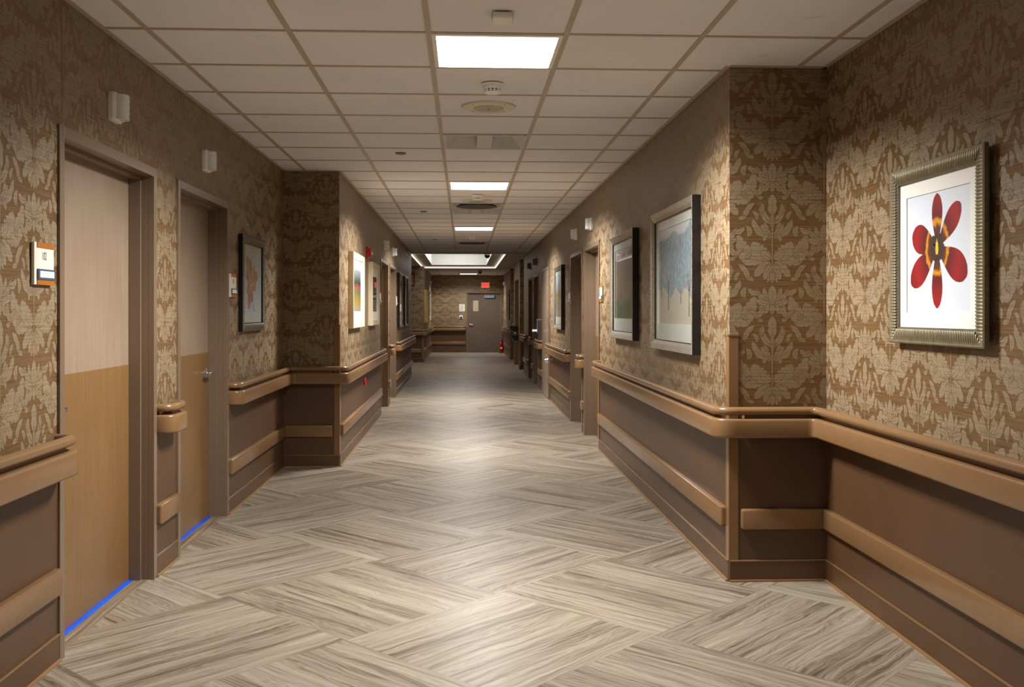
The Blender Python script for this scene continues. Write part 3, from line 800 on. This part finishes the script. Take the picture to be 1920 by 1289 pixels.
def flower_art(b, fr, u0, u1, z0, z1, o):
    flip = -1 if fr.n.x < 0 else 1
    M = simple('print_pale_blue', (222, 228, 238), 0.5, var=0.01)
    b.quad(fr(u0, o, z0), fr(u1, o, z0), fr(u1, o, z1), fr(u0, o, z1), M)
    uc, zc_ = (u0 + u1) / 2, (z0 + z1) / 2; W, H = (u1 - u0), (z1 - z0)
    cz = zc_ + H * .04
    def petal_mat(name, c1, c2, c3, r0, r1):
        k = NT(name); x, y, z = k.sep(k.pos()); cc = fr(uc, o, cz)
        dy = k.math('SUBTRACT', y, cc[1]); dz = k.math('SUBTRACT', z, cc[2])
        d = k.math('SQRT', k.math('ADD', k.math('MULTIPLY', dy, dy), k.math('MULTIPLY', k.math('MULTIPLY', dz, dz), 0.7)))
        d = k.math('ADD', d, k.math('MULTIPLY', k.math('SUBTRACT', k.noise(k.pos(), 60, 3), .5), .03))
        mr = k.n('ShaderNodeMapRange'); k.l(d, mr.inputs[0]); mr.inputs[1].default_value = r0; mr.inputs[2].default_value = r1
        c = k.ramp(mr.outputs[0], [(0.0, srgb(50, 28, 18)), (0.22, srgb(96, 44, 16)), (0.29, srgb(232, 150, 24)), (0.35, c1), (0.70, c2), (1.0, c3)])
        k.l(c, k.b.inputs['Base Color']); k.b.inputs['Roughness'].default_value = .45; return k.m
    mp = petal_mat('red_petals', srgb(92, 6, 10), srgb(158, 12, 12), srgb(122, 8, 16), .02, .24)
    # (angle from up, clockwise to the reader's right; length; half width) in fractions of H
    for i, (ang, ln, hw) in enumerate(((0, .44, .105), (180, .50, .105), (50, .50, .115), (-74, .46, .145), (117, .54, .145), (-122, .55, .135))):
        a = math.radians(ang); P = []
        L = ln * H; Wd = hw * H
        if abs(math.sin(a)) > .3: L = min(L, (W * .47) / abs(math.sin(a)))
        nn = 16
        for sd in (1, -1):
            rng = range(nn + 1) if sd > 0 else range(nn, -1, -1)
            for k_ in rng:
                s = k_ / nn; ww = Wd * (math.sin(math.pi * ((s ** 1.25) * .90 + .06)) ** .7) * (0.55 + .5 * s)
                if s == 1: ww *= .5
                x_ = sd * ww; y_ = L * (.04 + .96 * s)
                P.append((math.sin(a) * y_ + math.cos(a) * x_, math.cos(a) * y_ - math.sin(a) * x_))
        P = clip([(uc + flip * x, cz + z) for x, z in P], u0 + .002, u1 - .002, z0 + .002, z1 - .002); P = [((x - uc) * flip, z - cz) for x, z in P]
        b.add([fr(uc + flip * x, o + .0003 + .00006 * i, cz + z) for x, z in P], [tuple(range(len(P)))], mp)
    my = simple('flower_yellow', (222, 190, 60), .5); mk = simple('flower_brown', (58, 34, 24), .5)
    for ang in (30, -40, 150, 205, 90, -90):
        a = math.radians(ang); P = []
        for k_ in range(14):
            t = 2 * math.pi * k_ / 14; x_ = .034 * H * math.cos(t); y_ = .072 * H + .05 * H * math.sin(t)
            P.append((math.sin(a) * y_ + math.cos(a) * x_, math.cos(a) * y_ - math.sin(a) * x_))
        b.add([fr(uc + flip * x, o + .0008, cz + z) for x, z in P], [tuple(range(len(P)))], mk)
    P = [(-.018, -.06), (.018, -.06), (.026, -.02), (.02, .03), (.008, .05), (0, .075), (-.008, .05), (-.02, .03), (-.026, -.02)]
    b.add([fr(uc + x * H, o + .0010, cz + z * H) for x, z in P], [tuple(range(len(P)))], my)
def leaf_art(b, fr, u0, u1, z0, z1, o):
    b.quad(fr(u0, o, z0), fr(u1, o, z0), fr(u1, o, z1), fr(u0, o, z1), simple('print_blue_grey', (176, 188, 196), .3, coat=.5))
    k = NT('dried_leaf'); nz = k.noise(k.pos(), 14, 4)
    k.l(k.ramp(nz, [(.3, srgb(104, 62, 40)), (.5, srgb(146, 98, 62)), (.7, srgb(172, 136, 96))]), k.b.inputs['Base Color']); mk = k.m
    uc, H, W = (u0 + u1) / 2, z1 - z0, u1 - u0
    P = []; rr = random.Random(3)
    for i in range(60):
        t = i / 60 * 2 * math.pi; r = (.34 + .10 * math.sin(3 * t + 1) + .05 * math.sin(9 * t)) * (1 + .12 * rr.random())
        P.append((uc - W * .06 + W * .95 * r * math.cos(t), z0 + H * .56 + H * 1.05 * r * math.sin(t)))
    P = clip(P, u0, u1, z0, z1)
    b.add([fr(x, o + .0004, z) for x, z in P], [tuple(range(len(P)))], mk)
    st = [(uc - .004, z0 + H * .22), (uc + W * .16, z0 + H * .02), (uc + W * .19, z0 + H * .02), (uc + .004, z0 + H * .22)]
    b.add([fr(x, o + .0005, z) for x, z in st], [(0, 1, 2, 3)], M_INK)
def tree_art(seed, sky, mid, ground, fol, trunk, horizon=.30, ntr=11, leafy=1.0):
    def art(b, fr, u0, u1, z0, z1, o):
        k = NT('print_landscape'); x, y, z = k.sep(k.pos())
        mr = k.n('ShaderNodeMapRange'); k.l(z, mr.inputs[0]); mr.inputs[1].default_value = z0; mr.inputs[2].default_value = z1
        f = k.math('ADD', mr.outputs[0], k.math('MULTIPLY', k.math('SUBTRACT', k.noise(k.pos(), 7, 3), .5), .10))
        k.l(k.ramp(f, [(0, ground), (horizon, tuple(c * 1.0 for c in ground)), (horizon + .10, mid), (.75, mid), (1.0, sky)]), k.b.inputs['Base Color'])
        k.b.inputs['Roughness'].default_value = .3; k.b.inputs['Coat Weight'].default_value = .7; k.b.inputs['Coat Roughness'].default_value = .03
        b.quad(fr(u0, o, z0), fr(u1, o, z0), fr(u1, o, z1), fr(u0, o, z1), k.m)
        kf = NT('print_foliage'); nz = kf.noise(kf.pos(), 26, 5, .7)
        kf.l(kf.ramp(nz, [(.35, fol[0]), (.55, fol[1]), (.7, fol[2])]), kf.b.inputs['Base Color']); kf.b.inputs['Coat Weight'].default_value = .7; kf.b.inputs['Roughness'].default_value = .4
        kt = NT('print_trunk'); kt.b.inputs['Base Color'].default_value = trunk; kt.b.inputs['Coat Weight'].default_value = .7
        rr = random.Random(seed); H, W = z1 - z0, u1 - u0
        for i in range(ntr):
            d = i / (ntr - 1); uu = u0 + W * (.03 + .94 * ((i * .381 + .15) % 1)); base = z0 + H * (horizon * (.95 - .75 * d)); hh = H * (.13 + .22 * d); tw = .005 + .008 * d
            P = [(uu - tw, base), (uu + tw, base), (uu + tw * .6, base + hh), (uu - tw * .6, base + hh)]
            P = clip(P, u0, u1, z0, z1)
            if len(P) > 2: b.add([fr(x, o + .0003 + i * .00003, z_) for x, z_ in P], [tuple(range(len(P)))], kt.m)
            for br in (-1, 1):
                P = [(uu, base + hh * .6), (uu + br * W * .03 * (1 + d), base + hh * 1.15), (uu + br * W * .026 * (1 + d), base + hh * 1.17), (uu, base + hh * .7)]
                P = clip(P, u0, u1, z0, z1)
                if len(P) > 2: b.add([fr(x, o + .0003 + i * .00003, z_) for x, z_ in P], [tuple(range(len(P)))], kt.m)
            if leafy:
                P = []; R = H * (.11 + .12 * d) * leafy
                for q in range(26):
                    t = 2 * math.pi * q / 26; r = R * (1 + .18 * math.sin(5 * t + i) + .12 * rr.random()); P.append((uu + r * 1.9 * math.cos(t), base + hh * .95 + R * .6 + r * .95 * math.sin(t)))
                P = clip(P, u0, u1, z0, z1)
                if len(P) > 2: b.add([fr(x, o + .00025 + i * .00003, z_) for x, z_ in P], [tuple(range(len(P)))], kf.m)
    return art
def band_art(bands):
    def art(b, fr, u0, u1, z0, z1, o):
        k = NT('print_bands'); x, y, z = k.sep(k.pos())
        mr = k.n('ShaderNodeMapRange'); k.l(z, mr.inputs[0]); mr.inputs[1].default_value = z0; mr.inputs[2].default_value = z1
        f = k.math('ADD', mr.outputs[0], k.math('MULTIPLY', k.math('SUBTRACT', k.noise(k.pos(), 5, 3), .5), .22))
        k.l(k.ramp(f, bands), k.b.inputs['Base Color']); k.b.inputs['Roughness'].default_value = .3
        k.b.inputs['Coat Weight'].default_value = 1; k.b.inputs['Coat Roughness'].default_value = .02
        b.quad(fr(u0, o, z0), fr(u1, o, z0), fr(u1, o, z1), fr(u0, o, z1), k.m)
    return art
picture('bronze ridged frame with a red six-petalled flower on white, right foreground', F_A, 3.315, 4.07, 1.228, 1.942, .066, .038, .034, M_BRONZE, M_DBRONZE, M_MAT, .058, flower_art, True)
picture('narrow dark ridged frame with a dried brown leaf print on the left wall', F_L, 6.99, 7.75, 1.218, 1.905, .060, .030, .027, M_DBRONZE, M_BLACK, M_MATG, .075, leaf_art, True)
misty = tree_art(2, srgb(196, 202, 206), srgb(142, 156, 164), srgb(182, 174, 156), (srgb(112, 128, 136), srgb(140, 154, 160), srgb(170, 180, 182)), srgb(104, 104, 98), .42, 6, 1.5)
picture('large silver and black frame with a misty blue-grey orchard print', F_R, 5.50, 6.74, 1.112, 2.018, .062, .050, .034, M_SILVER, M_BLACK, M_MATG, .060, misty, mzb=.105)
red = tree_art(5, srgb(176, 170, 172), srgb(150, 132, 124), srgb(84, 100, 74), (srgb(92, 112, 66), srgb(118, 88, 80), srgb(146, 116, 104)), srgb(66, 60, 50), .26, 6, 1.6)
picture('silver and black frame with reddish and green trees, left of the misty orchard', F_R, 7.46, 8.64, 1.135, 2.000, .062, .050, .034, M_SILVER, M_BLACK, M_MATG, .060, red, mzb=.105)
picture('small far silver and black frame beside the folded-back door on the right', F_R, 12.98, 14.12, 1.120, 1.985, .062, .050, .034, M_SILVER, M_BLACK, M_MATG, .060,
        band_art([(0, srgb(150, 140, 132)), (.3, srgb(110, 104, 84)), (.55, srgb(120, 100, 64)), (.75, srgb(150, 166, 176)), (1, srgb(196, 206, 212))]), mzb=.105)
picture('deep cream frame with a green and yellow print, nearer of the cream pair', F_L2, 9.37, 10.40, 1.200, 1.930, .060, .050, .046, M_CREAMF, M_CREAMF, M_MAT, .10,
        band_art([(0, srgb(170, 180, 186)), (.2, srgb(190, 160, 50)), (.45, srgb(120, 130, 60)), (.6, srgb(176, 90, 100)), (.7, srgb(60, 84, 62)), (1, srgb(196, 206, 212))]))
picture('deep cream frame with a dark blue-green print, farther of the cream pair', F_L2, 11.31, 12.24, 1.200, 1.930, .060, .050, .046, M_CREAMF, M_CREAMF, M_MAT, .10,
        band_art([(0, srgb(120, 132, 130)), (.3, srgb(50, 74, 60)), (.6, srgb(70, 84, 92)), (.8, srgb(100, 72, 84)), (1, srgb(120, 136, 156))]))
for lb, a, c in (('dark thin-framed picture, nearer of two beyond the left doors', 16.18, 17.28), ('dark thin-framed picture, farther of two beyond the left doors', 17.66, 18.62)):
    picture(lb, F_L2, a, c, 1.105, 2.000, .035, .045, .040, M_CHROME, M_BLACK, M_MATG, .08,
            band_art([(0, srgb(120, 112, 90)), (.3, srgb(48, 46, 44)), (.6, srgb(40, 42, 46)), (1, srgb(70, 82, 88))]))
picture('narrow gold framed picture on the far left wall, the nearer one', F_L3, 27.1, 29.1, 1.06, 1.98, .08, .050, .04, M_GOLD, M_GOLD, M_MAT, .08, band_art([(0, srgb(190, 160, 90)), (1, srgb(210, 190, 140))]))
picture('narrow bright cream picture on the far left wall, closest to the end wall', F_L3, 29.6, 30.9, 1.10, 1.97, .06, .060, .05, M_CREAMF, M_CREAMF, M_MAT, .08, band_art([(0, srgb(220, 210, 180)), (1, srgb(230, 226, 214))]))
picture('slim brown framed picture on the far right wall near the exit sign', FR((1.33, 0), (1.33, 1), (-1, 0)), 28.5, 29.9, 1.15, 2.0, .05, .030, .025, M_DBRONZE, M_BLACK, M_MATG, .08, band_art([(0, srgb(120, 100, 80)), (1, srgb(170, 150, 130))]))

# ------------------------------------------------------------------ ceiling fixtures
def ceiling_light(j, label, power=1.0):
    x0, x1, y0, y1 = cellrect(6, j)
    th = empty('ceiling_light', ((x0 + x1) / 2, (y0 + y1) / 2, CE)); tag(th, label, 'ceiling light', 'recessed square ceiling lights')
    b = MB(); a = .012; f = .030
    def rr(k, z): return [(x0 + k, y0 + k, z), (x1 - k, y0 + k, z), (x1 - k, y1 - k, z), (x0 + k, y1 - k, z)]
    L = [rr(a, CE - .001), rr(a + .020, CE - .004), rr(a + .026, CE + .012)]
    for q in range(2):
        for k_ in range(4): b.quad(L[q][k_], L[q][(k_ + 1) % 4], L[q + 1][(k_ + 1) % 4], L[q + 1][k_], M_WHITE)
    b.build('housing', th)
    b = MB(); b.quad(*rr(a + .026, CE + .012), M_LENS); b.build('diffuser', th)
    ld = bpy.data.lights.new('lamp', 'AREA'); ld.shape = 'SQUARE'; ld.size = .52; ld.energy = LAMP_W; ld.color = LAMP_COL; ld.spread = math.radians(LAMP_SPREAD); ld.energy *= power
    # photometry: the louvred optic throws wide across the corridor and narrow along it
    ld.use_nodes = True; t = ld.node_tree; em = t.nodes['Emission']; g = t.nodes.new('ShaderNodeNewGeometry'); sp = t.nodes.new('ShaderNodeSeparateXYZ')
    t.links.new(g.outputs['Incoming'], sp.inputs[0]); dv = t.nodes.new('ShaderNodeMath'); dv.operation = 'DIVIDE'; ab = t.nodes.new('ShaderNodeMath'); ab.operation = 'ABSOLUTE'
    t.links.new(sp.outputs[1], dv.inputs[0]); t.links.new(sp.outputs[2], dv.inputs[1]); t.links.new(dv.outputs[0], ab.inputs[0])
    mr = t.nodes.new('ShaderNodeMapRange'); mr.interpolation_type = 'SMOOTHSTEP'; t.links.new(ab.outputs[0], mr.inputs[0])
    for i_, v_ in ((1, 1.0), (2, 3.3), (3, 1.0), (4, 0.045)): mr.inputs[i_].default_value = v_
    bx = t.nodes.new('ShaderNodeMath'); bx.operation = 'DIVIDE'; t.links.new(sp.outputs[0], bx.inputs[0]); t.links.new(sp.outputs[2], bx.inputs[1])
    ba = t.nodes.new('ShaderNodeMath'); ba.operation = 'ABSOLUTE'; t.links.new(bx.outputs[0], ba.inputs[0])
    bm = t.nodes.new('ShaderNodeMapRange'); bm.interpolation_type = 'SMOOTHSTEP'; t.links.new(ba.outputs[0], bm.inputs[0])
    for i_, v_ in ((1, 0.25), (2, 1.5), (3, 0.85), (4, 1.9)): bm.inputs[i_].default_value = v_
    pr = t.nodes.new('ShaderNodeMath'); pr.operation = 'MULTIPLY'; t.links.new(mr.outputs[0], pr.inputs[0]); t.links.new(bm.outputs[0], pr.inputs[1])
    t.links.new(pr.outputs[0], em.inputs['Strength'])
    lo = bpy.data.objects.new('lamp', ld); COL.objects.link(lo); lo.parent = th; lo.location = (0, 0, .008)
ceiling_light(-8, 'square ceiling light panel just behind the camera')
ceiling_light(0, 'large glowing square ceiling light nearest in the picture')
ceiling_light(8, 'glowing square ceiling light, second from the front')
ceiling_light(16, 'glowing square ceiling light, third from the front, before the dark soffit')
ceiling_light(44, 'small glowing ceiling light just before the end wall', .45)
def vent(j, kind, label):
    x0, x1, y0, y1 = cellrect(6, j); th = empty('ceiling_vent', ((x0 + x1) / 2, (y0 + y1) / 2, CE)); tag(th, label, 'vent')
    b = MB()
    def rr(k, z): return [(x0 + k, y0 + k, z), (x1 - k, y0 + k, z), (x1 - k, y1 - k, z), (x0 + k, y1 - k, z)]
    L = [rr(.012, CE - .002), rr(.030, CE - .003), rr(.11, CE + .075)]
    for q in range(2):
        for k_ in range(4): b.quad(L[q][k_], L[q][(k_ + 1) % 4], L[q + 1][(k_ + 1) % 4], L[q + 1][k_], M_VENT)
    b.quad(*rr(.11, CE + .075), M_VENTD if kind == 'B' else M_VENT); b.build('cone', th)
    xc, yc = (x0 + x1) / 2, (y0 + y1) / 2
    b = MB()
    if kind == 'A': b.box(F_W, xc - .055, xc + .055, y0 + .03, y1 - .03, CE + .004, CE + .012, M_VENT); b.build('crossbar', th)
    else:
        b.lathe((xc, yc, CE - .008), (0, 0, 1), [(.24, 0), (.235, .01), (.15, .05), (.13, .06)], M_VENTD, 32); b.build('round_louvre', th)
vent(4, 'A', 'square metal ceiling vent with a centre bar, nearest of the vents')
vent(11, 'B', 'dark round-cored ceiling vent beyond the second ceiling light')
vent(12, 'A', 'square ceiling vent with a centre bar behind the dark round-cored vent')
vent(21, 'B', 'dark round-cored ceiling vent just before the lobby soffit')
b = MB(); b.rprism(FR((.16, 4.08), (1.16, 4.08), (0, -1)), -.044, .044, -.05, CE - .030, .05, CE - .0005, .012, M_WHITE)
tag(b.build('motion_sensor'), 'small square white motion sensor on the ceiling before the nearest light', 'sensor')
def smoke(x, y, label):
    th = empty('smoke_detector', (x, y, CE)); tag(th, label, 'smoke detector', None)
    b = MB(); b.lathe((x, y, CE - .0005), (0, 0, -1), [(.062, 0), (.062, .006), (.056, .010), (.056, .026), (.050, .030)], M_WHITE, 32); b.build('base', th)
    b = MB(); b.lathe((x, y, CE - .030), (0, 0, -1), [(.044, 0), (.040, .016)], M_SLATE, 32)
    for k_ in range(14):
        a = 2 * math.pi * k_ / 14; c, s_ = math.cos(a), math.sin(a)
        fr = FR((x, y), (x - s_, y + c), (c, s_)); b.box(fr, -.0035, .0035, .036, .050, CE - .047, CE - .029, M_WHITE)
    b.lathe((x, y, CE - .045), (0, 0, -1), [(.046, 0), (.043, .006), (.012, .009)], M_WHITE, 32)
    b.lathe((x, y, CE - .037), (0, 0, -1), [(.0465, 0), (.0465, .003)], M_WHITE, 32)
    b.build('sensing_cage', th)
smoke(.155, 5.33, 'white round smoke detector beyond the nearest ceiling light')
smoke(.145, 10.40, 'white round smoke detector beyond the second ceiling light')
smoke(.14, 16.1, 'small smoke detector beyond the third ceiling light')
def speaker(x, y, label):
    th = empty('ceiling_speaker', (x, y, CE)); tag(th, label, 'speaker')
    b = MB(); b.lathe((x, y, CE + .003), (0, 0, -1), [(.165, 0), (.160, .009), (.100, .012)], M_CREAM, 48); b.build('bezel', th)
    b = MB(); b.lathe((x, y, CE - .008), (0, 0, -1), [(.092, 0), (.090, .004), (.05, .005)], M_CREAM2, 40); b.lathe((x, y, CE - .013), (0, 0, -1), [(.008, 0), (.006, .002)], M_INK, 12)
    b.build('grille', th)
    for k_ in range(4):
        a = math.pi / 4 + k_ * math.pi / 2; b = MB(); b.lathe((x + .132 * math.cos(a), y + .132 * math.sin(a), CE - .0075), (0, 0, -1), [(.006, 0), (.004, .003)], M_TBAR, 10); b.build('screw', th)
speaker(.150, 5.93, 'round cream ceiling speaker beyond the nearest smoke detector')
speaker(.150, 10.93, 'round cream ceiling speaker before the dark round-cored vent')
for x, y, lb in ((-.49, 7.70, 'small dark sprinkler cover on the ceiling left of the nearest vent'), (-.49, 12.14, 'small dark sprinkler cover left of the double ceiling vent'), (-.49, 16.8, 'small dark sprinkler cover left of the third ceiling light'),
                 (1.10, 22.2, 'small sprinkler cover on the lobby soffit, upper right'), (1.08, 25.0, 'small sprinkler cover on the lobby soffit near the right pier')):
    b = MB(); b.lathe((x, y, CE + .004), (0, 0, -1), [(.042, 0), (.042, .008), (.034, .011)], simple('sprinkler_cover', (120, 98, 76), .4, .3) if 'sprinkler_cover' not in MATS else MATS['sprinkler_cover'], 24)
    tag(b.build('sprinkler_cover'), lb, 'sprinkler')
for x, y, r, lb in ((.50, 20.9, .062, 'black dome camera under the soffit at the edge of the bright light well'), (.49, 29.6, .055, 'black dome camera on the ceiling before the end wall')):
    th = empty('dome_camera', (x, y, CE)); tag(th, lb, 'camera')
    b = MB(); b.lathe((x, y, CE + .004), (0, 0, -1), [(r * 1.15, 0), (r * 1.1, .012), (r, .016)], M_BLACK, 24); b.build('mount', th)
    b = MB(); b.lathe((x, y, CE - .010), (0, 0, -1), [(r * math.cos(q), .014 + r * 1.15 * math.sin(q)) for q in [i * math.pi / 2 / 7 for i in range(7)]] + [(.003, .014 + r * 1.15)], M_BLACK, 24); b.build('dome', th)
# lobby light well: luminous panel in the top of the recess
th = empty('light_well_panel', ((TRX0 + TRX1) / 2, (TRY0 + TRY1) / 2, CE + .5)); tag(th, 'large bright luminous panel inside the lobby ceiling recess', 'ceiling light')
b = MB(); b.box(F_W, TRX0 + .12, TRX1 - .12, TRY0 + .3, TRY1 - .3, CE + .50, CE + .53, M_TRAYL); b.build('diffuser', th)
b = MB()
for q in ((TRX0 + .09, TRX0 + .12, TRY0 + .27, TRY1 - .27), (TRX1 - .12, TRX1 - .09, TRY0 + .27, TRY1 - .27), (TRX0 + .12, TRX1 - .12, TRY0 + .27, TRY0 + .3), (TRX0 + .12, TRX1 - .12, TRY1 - .3, TRY1 - .27)):
    b.box(F_W, q[0], q[1], q[2], q[3], CE + .49, CE + .549, M_GYPW)
b.build('rim', th)

# ------------------------------------------------------------------ alarm, tags, signs, extinguisher, far things
th = empty('fire_alarm', F_L2(11.15, 0, 1.955)); tag(th, 'red fire alarm strobe between the two cream framed pictures', 'alarm')
b = MB(); b.box(F_L2, 11.08, 11.22, 0, .022, 1.955, 2.085, M_RED); b.build('back_box', th, bevel=.004)
b = MB(); b.rprism(F_L2, 11.10, 11.20, .022, 1.975, .060, 2.065, .014, M_RED); b.build('horn', th)
b = MB(); b.box(F_L2, 11.12, 11.18, .060, .066, 2.0, 2.03, M_WHITE); b.build('strobe', th)
th = empty('pull_tag', F_L2(10.3, .09, .62)); tag(th, 'small red pull tag hanging below the left handrail', 'tag')
b = MB(); b.box(F_L2, 10.298, 10.302, .062, .066, .665, .752, M_RED); b.build('cord', th)
b = MB(); b.lathe(F_L2(10.30, .064, .600), (0, 0, 1), [(.013, 0), (.014, .01), (.010, .06), (.004, .07)], M_RED, 10); b.build('weight', th)
th = empty('hanging_tag', F_R(16.46, .10, .95)); tag(th, 'blue and white tag hanging at the edge of the folded-back right door', 'tag')
b = MB(); b.box(F_R, 16.44, 16.50, .10, .112, 1.00, 1.24, simple('blue_fabric', (84, 108, 176), .6)); b.build('strap', th, bevel=.004)
b = MB(); b.box(F_R, 16.44, 16.50, .11, .19, 1.03, 1.065, M_WHITE); b.build('paper_tag', th)
b = MB(); b.box(F_R, 16.47, 16.48, .0, .105, 1.215, 1.235, M_CHROME); b.build('hook', th)
M_SGN = simple('sign_shaded_lettering', (142, 112, 112), .5)  # lettering dimmed in its colour for the shadow the sign hangs in
th = empty('fire_extinguisher_sign', F_L3F(-1.372, 0, 2.04)); tag(th, 'dark red vertical fire extinguisher sign on the far left wall face', 'sign')
b = MB(); b.box(F_L3F, -1.436, -1.312, .004, .02, 2.045, 2.44, simple('sign_shaded_red', (96, 12, 20), .4)); b.build('plate', th)  # plate red darkened too, the same shadow put into the colour
for i, ch in enumerate('FIRE'): text(th, 'lettering', ch, F_L3F, -1.405 + i * .021, .021, 2.395, .028, M_SGN)
b = MB(); b.add([F_L3F(-1.374 + x, .0212, z) for x, z in ((-.016, 2.34), (.016, 2.34), (.016, 2.13), (.036, 2.13), (0, 2.07), (-.036, 2.13), (-.016, 2.13))], [tuple(range(7))], M_SGN); b.build('arrow', th)
th = empty('exit_sign', F_E(.728, 0, 2.165)); tag(th, 'red glowing EXIT sign above the end door', 'sign')
b = MB(); b.box(F_E, .585, .870, 0, .045, 2.165, 2.352, M_EXITF); b.build('housing', th, bevel=.004)
text(th, 'lettering', 'EXIT', F_E, .728, .047, 2.258, .178, M_EXIT, 1, .66, .028)
th = empty('wall_notice', F_E(-.055, 0, 1.375)); tag(th, 'cream paper notice on the end wall left of the exit door', 'notice')
b = MB(); b.box(F_E, -.148, .036, .003, .007, 1.378, 1.618, M_PLATE); b.build('sheet', th)
b = MB()
for i in range(7): b.box(F_E, -.12, .01 - (i % 3) * .02, .007, .0076, 1.58 - i * .028, 1.588 - i * .028, M_INK)
b.build('printed_lines', th)
th = empty('door_keypad', F_E(-.09, 0, 1.12)); tag(th, 'white and black keypad under the paper notice by the exit door', 'keypad')
b = MB(); b.box(F_E, -.141, -.036, 0, .03, 1.135, 1.246, M_WHITE); b.build('housing', th, bevel=.004)
b = MB(); b.lathe(F_E(-.088, .03, 1.175), (0, -1, 0), [(.036, 0), (.030, .012), (.010, .016)], M_BLACK, 18); b.build('dial', th)
th = empty('fire_extinguisher', (1.235, 32.55, 0)); tag(th, 'red fire extinguisher standing on the floor by the exit door', 'fire extinguisher')
x, y = 1.235, 32.55
b = MB(); b.lathe((x, y, 0), (0, 0, 1), [(.055, 0), (.062, .01), (.062, .30), (.055, .335), (.030, .36), (.018, .37)], M_RED, 24); b.build('cylinder', th)
b = MB(); b.lathe((x, y, .365), (0, 0, 1), [(.016, 0), (.016, .03)], M_BLACK, 12); b.box(F_W, x - .01, x + .01, y - .09, y + .02, .40, .415, M_BLACK); b.box(F_W, x - .01, x + .01, y - .08, y + .02, .375, .385, M_BLACK); b.build('valve', th)
b = MB(); pts = [(x + .02, y - .02, .38), (x + .085, y - .02, .34), (x + .09, y - .02, .2), (x + .078, y - .02, .08)]
for p, q in zip(pts, pts[1:]):
    d = Vector(q) - Vector(p); b.lathe(p, d, [(.011, 0), (.011, d.length)], M_BLACK, 10)
b.build('hose', th)
b = MB(); b.box(F_W, x - .035, x + .035, y - .0645, y - .0600, .14, .20, M_WHITE); b.build('label_plate', th)

b = MB(); q = .035
for x0, x1, y0, y1 in ((OX0, OX0 + q, OY0, OY1), (OX1 - q, OX1, OY0, OY1), (OX0 + q, OX1 - q, OY0, OY0 + .08), (OX0 + q, OX1 - q, OY1 - .12, OY1)):
    b.box(F_W, x0, x1, y0, y1, CE + .004, CE + .019, M_COVE)
tag(b.build('cove_light'), 'thin glowing cove strip outlining the lobby ceiling recess', 'ceiling light')
# drinking fountains in the niche
def fountain(label, y, z, x0=1.16):
    th = empty('drinking_fountain', (1.45, y, z - .16)); tag(th, label, 'drinking fountain')
    b = MB(); V = []; n = 16
    prof = [(z - .15, .55), (z - .12, .85), (z - .03, 1.0), (z, 1.0), (z, .88), (z - .03, .75)]
    for zz, q in prof:
        for k_ in range(n):
            a = 2 * math.pi * k_ / n; cx = 1.43; V.append((cx + (cx - x0) * q * math.copysign(abs(math.cos(a)) ** .6, math.cos(a)), y + .23 * q * math.copysign(abs(math.sin(a)) ** .6, math.sin(a)), zz))
    Fc = [tuple(range(n))] + [(r * n + k_, r * n + (k_ + 1) % n, (r + 1) * n + (k_ + 1) % n, (r + 1) * n + k_) for r in range(5) for k_ in range(n)] + [tuple(5 * n + k_ for k_ in range(n))]
    b.add(V, Fc, simple('dark_steel_basin', (58, 54, 50), .22, .8) if 'dark_steel_basin' not in MATS else MATS['dark_steel_basin'], True); b.build('basin', th)
    b = MB(); b.lathe((1.27, y + .12, z - .03), (0, 0, 1), [(.016, 0), (.014, .05), (.020, .065), (.018, .09), (.008, .10)], M_CHROME, 14); b.build('bubbler', th)
    b = MB(); b.box(F_W, 1.55, 1.718, y - .10, y + .10, z - .30, z - .05, M_BLACK); b.build('wall_bracket', th)
fountain('dark steel drinking fountain in the far right niche, the higher basin', 24.95, .99)
fountain('dark steel drinking fountain in the far right niche, the lower basin', 24.10, .78)
# side room shell behind the lobby openings
for o in list(S.objects):
    if '_base' in o.keys(): del o['_base']
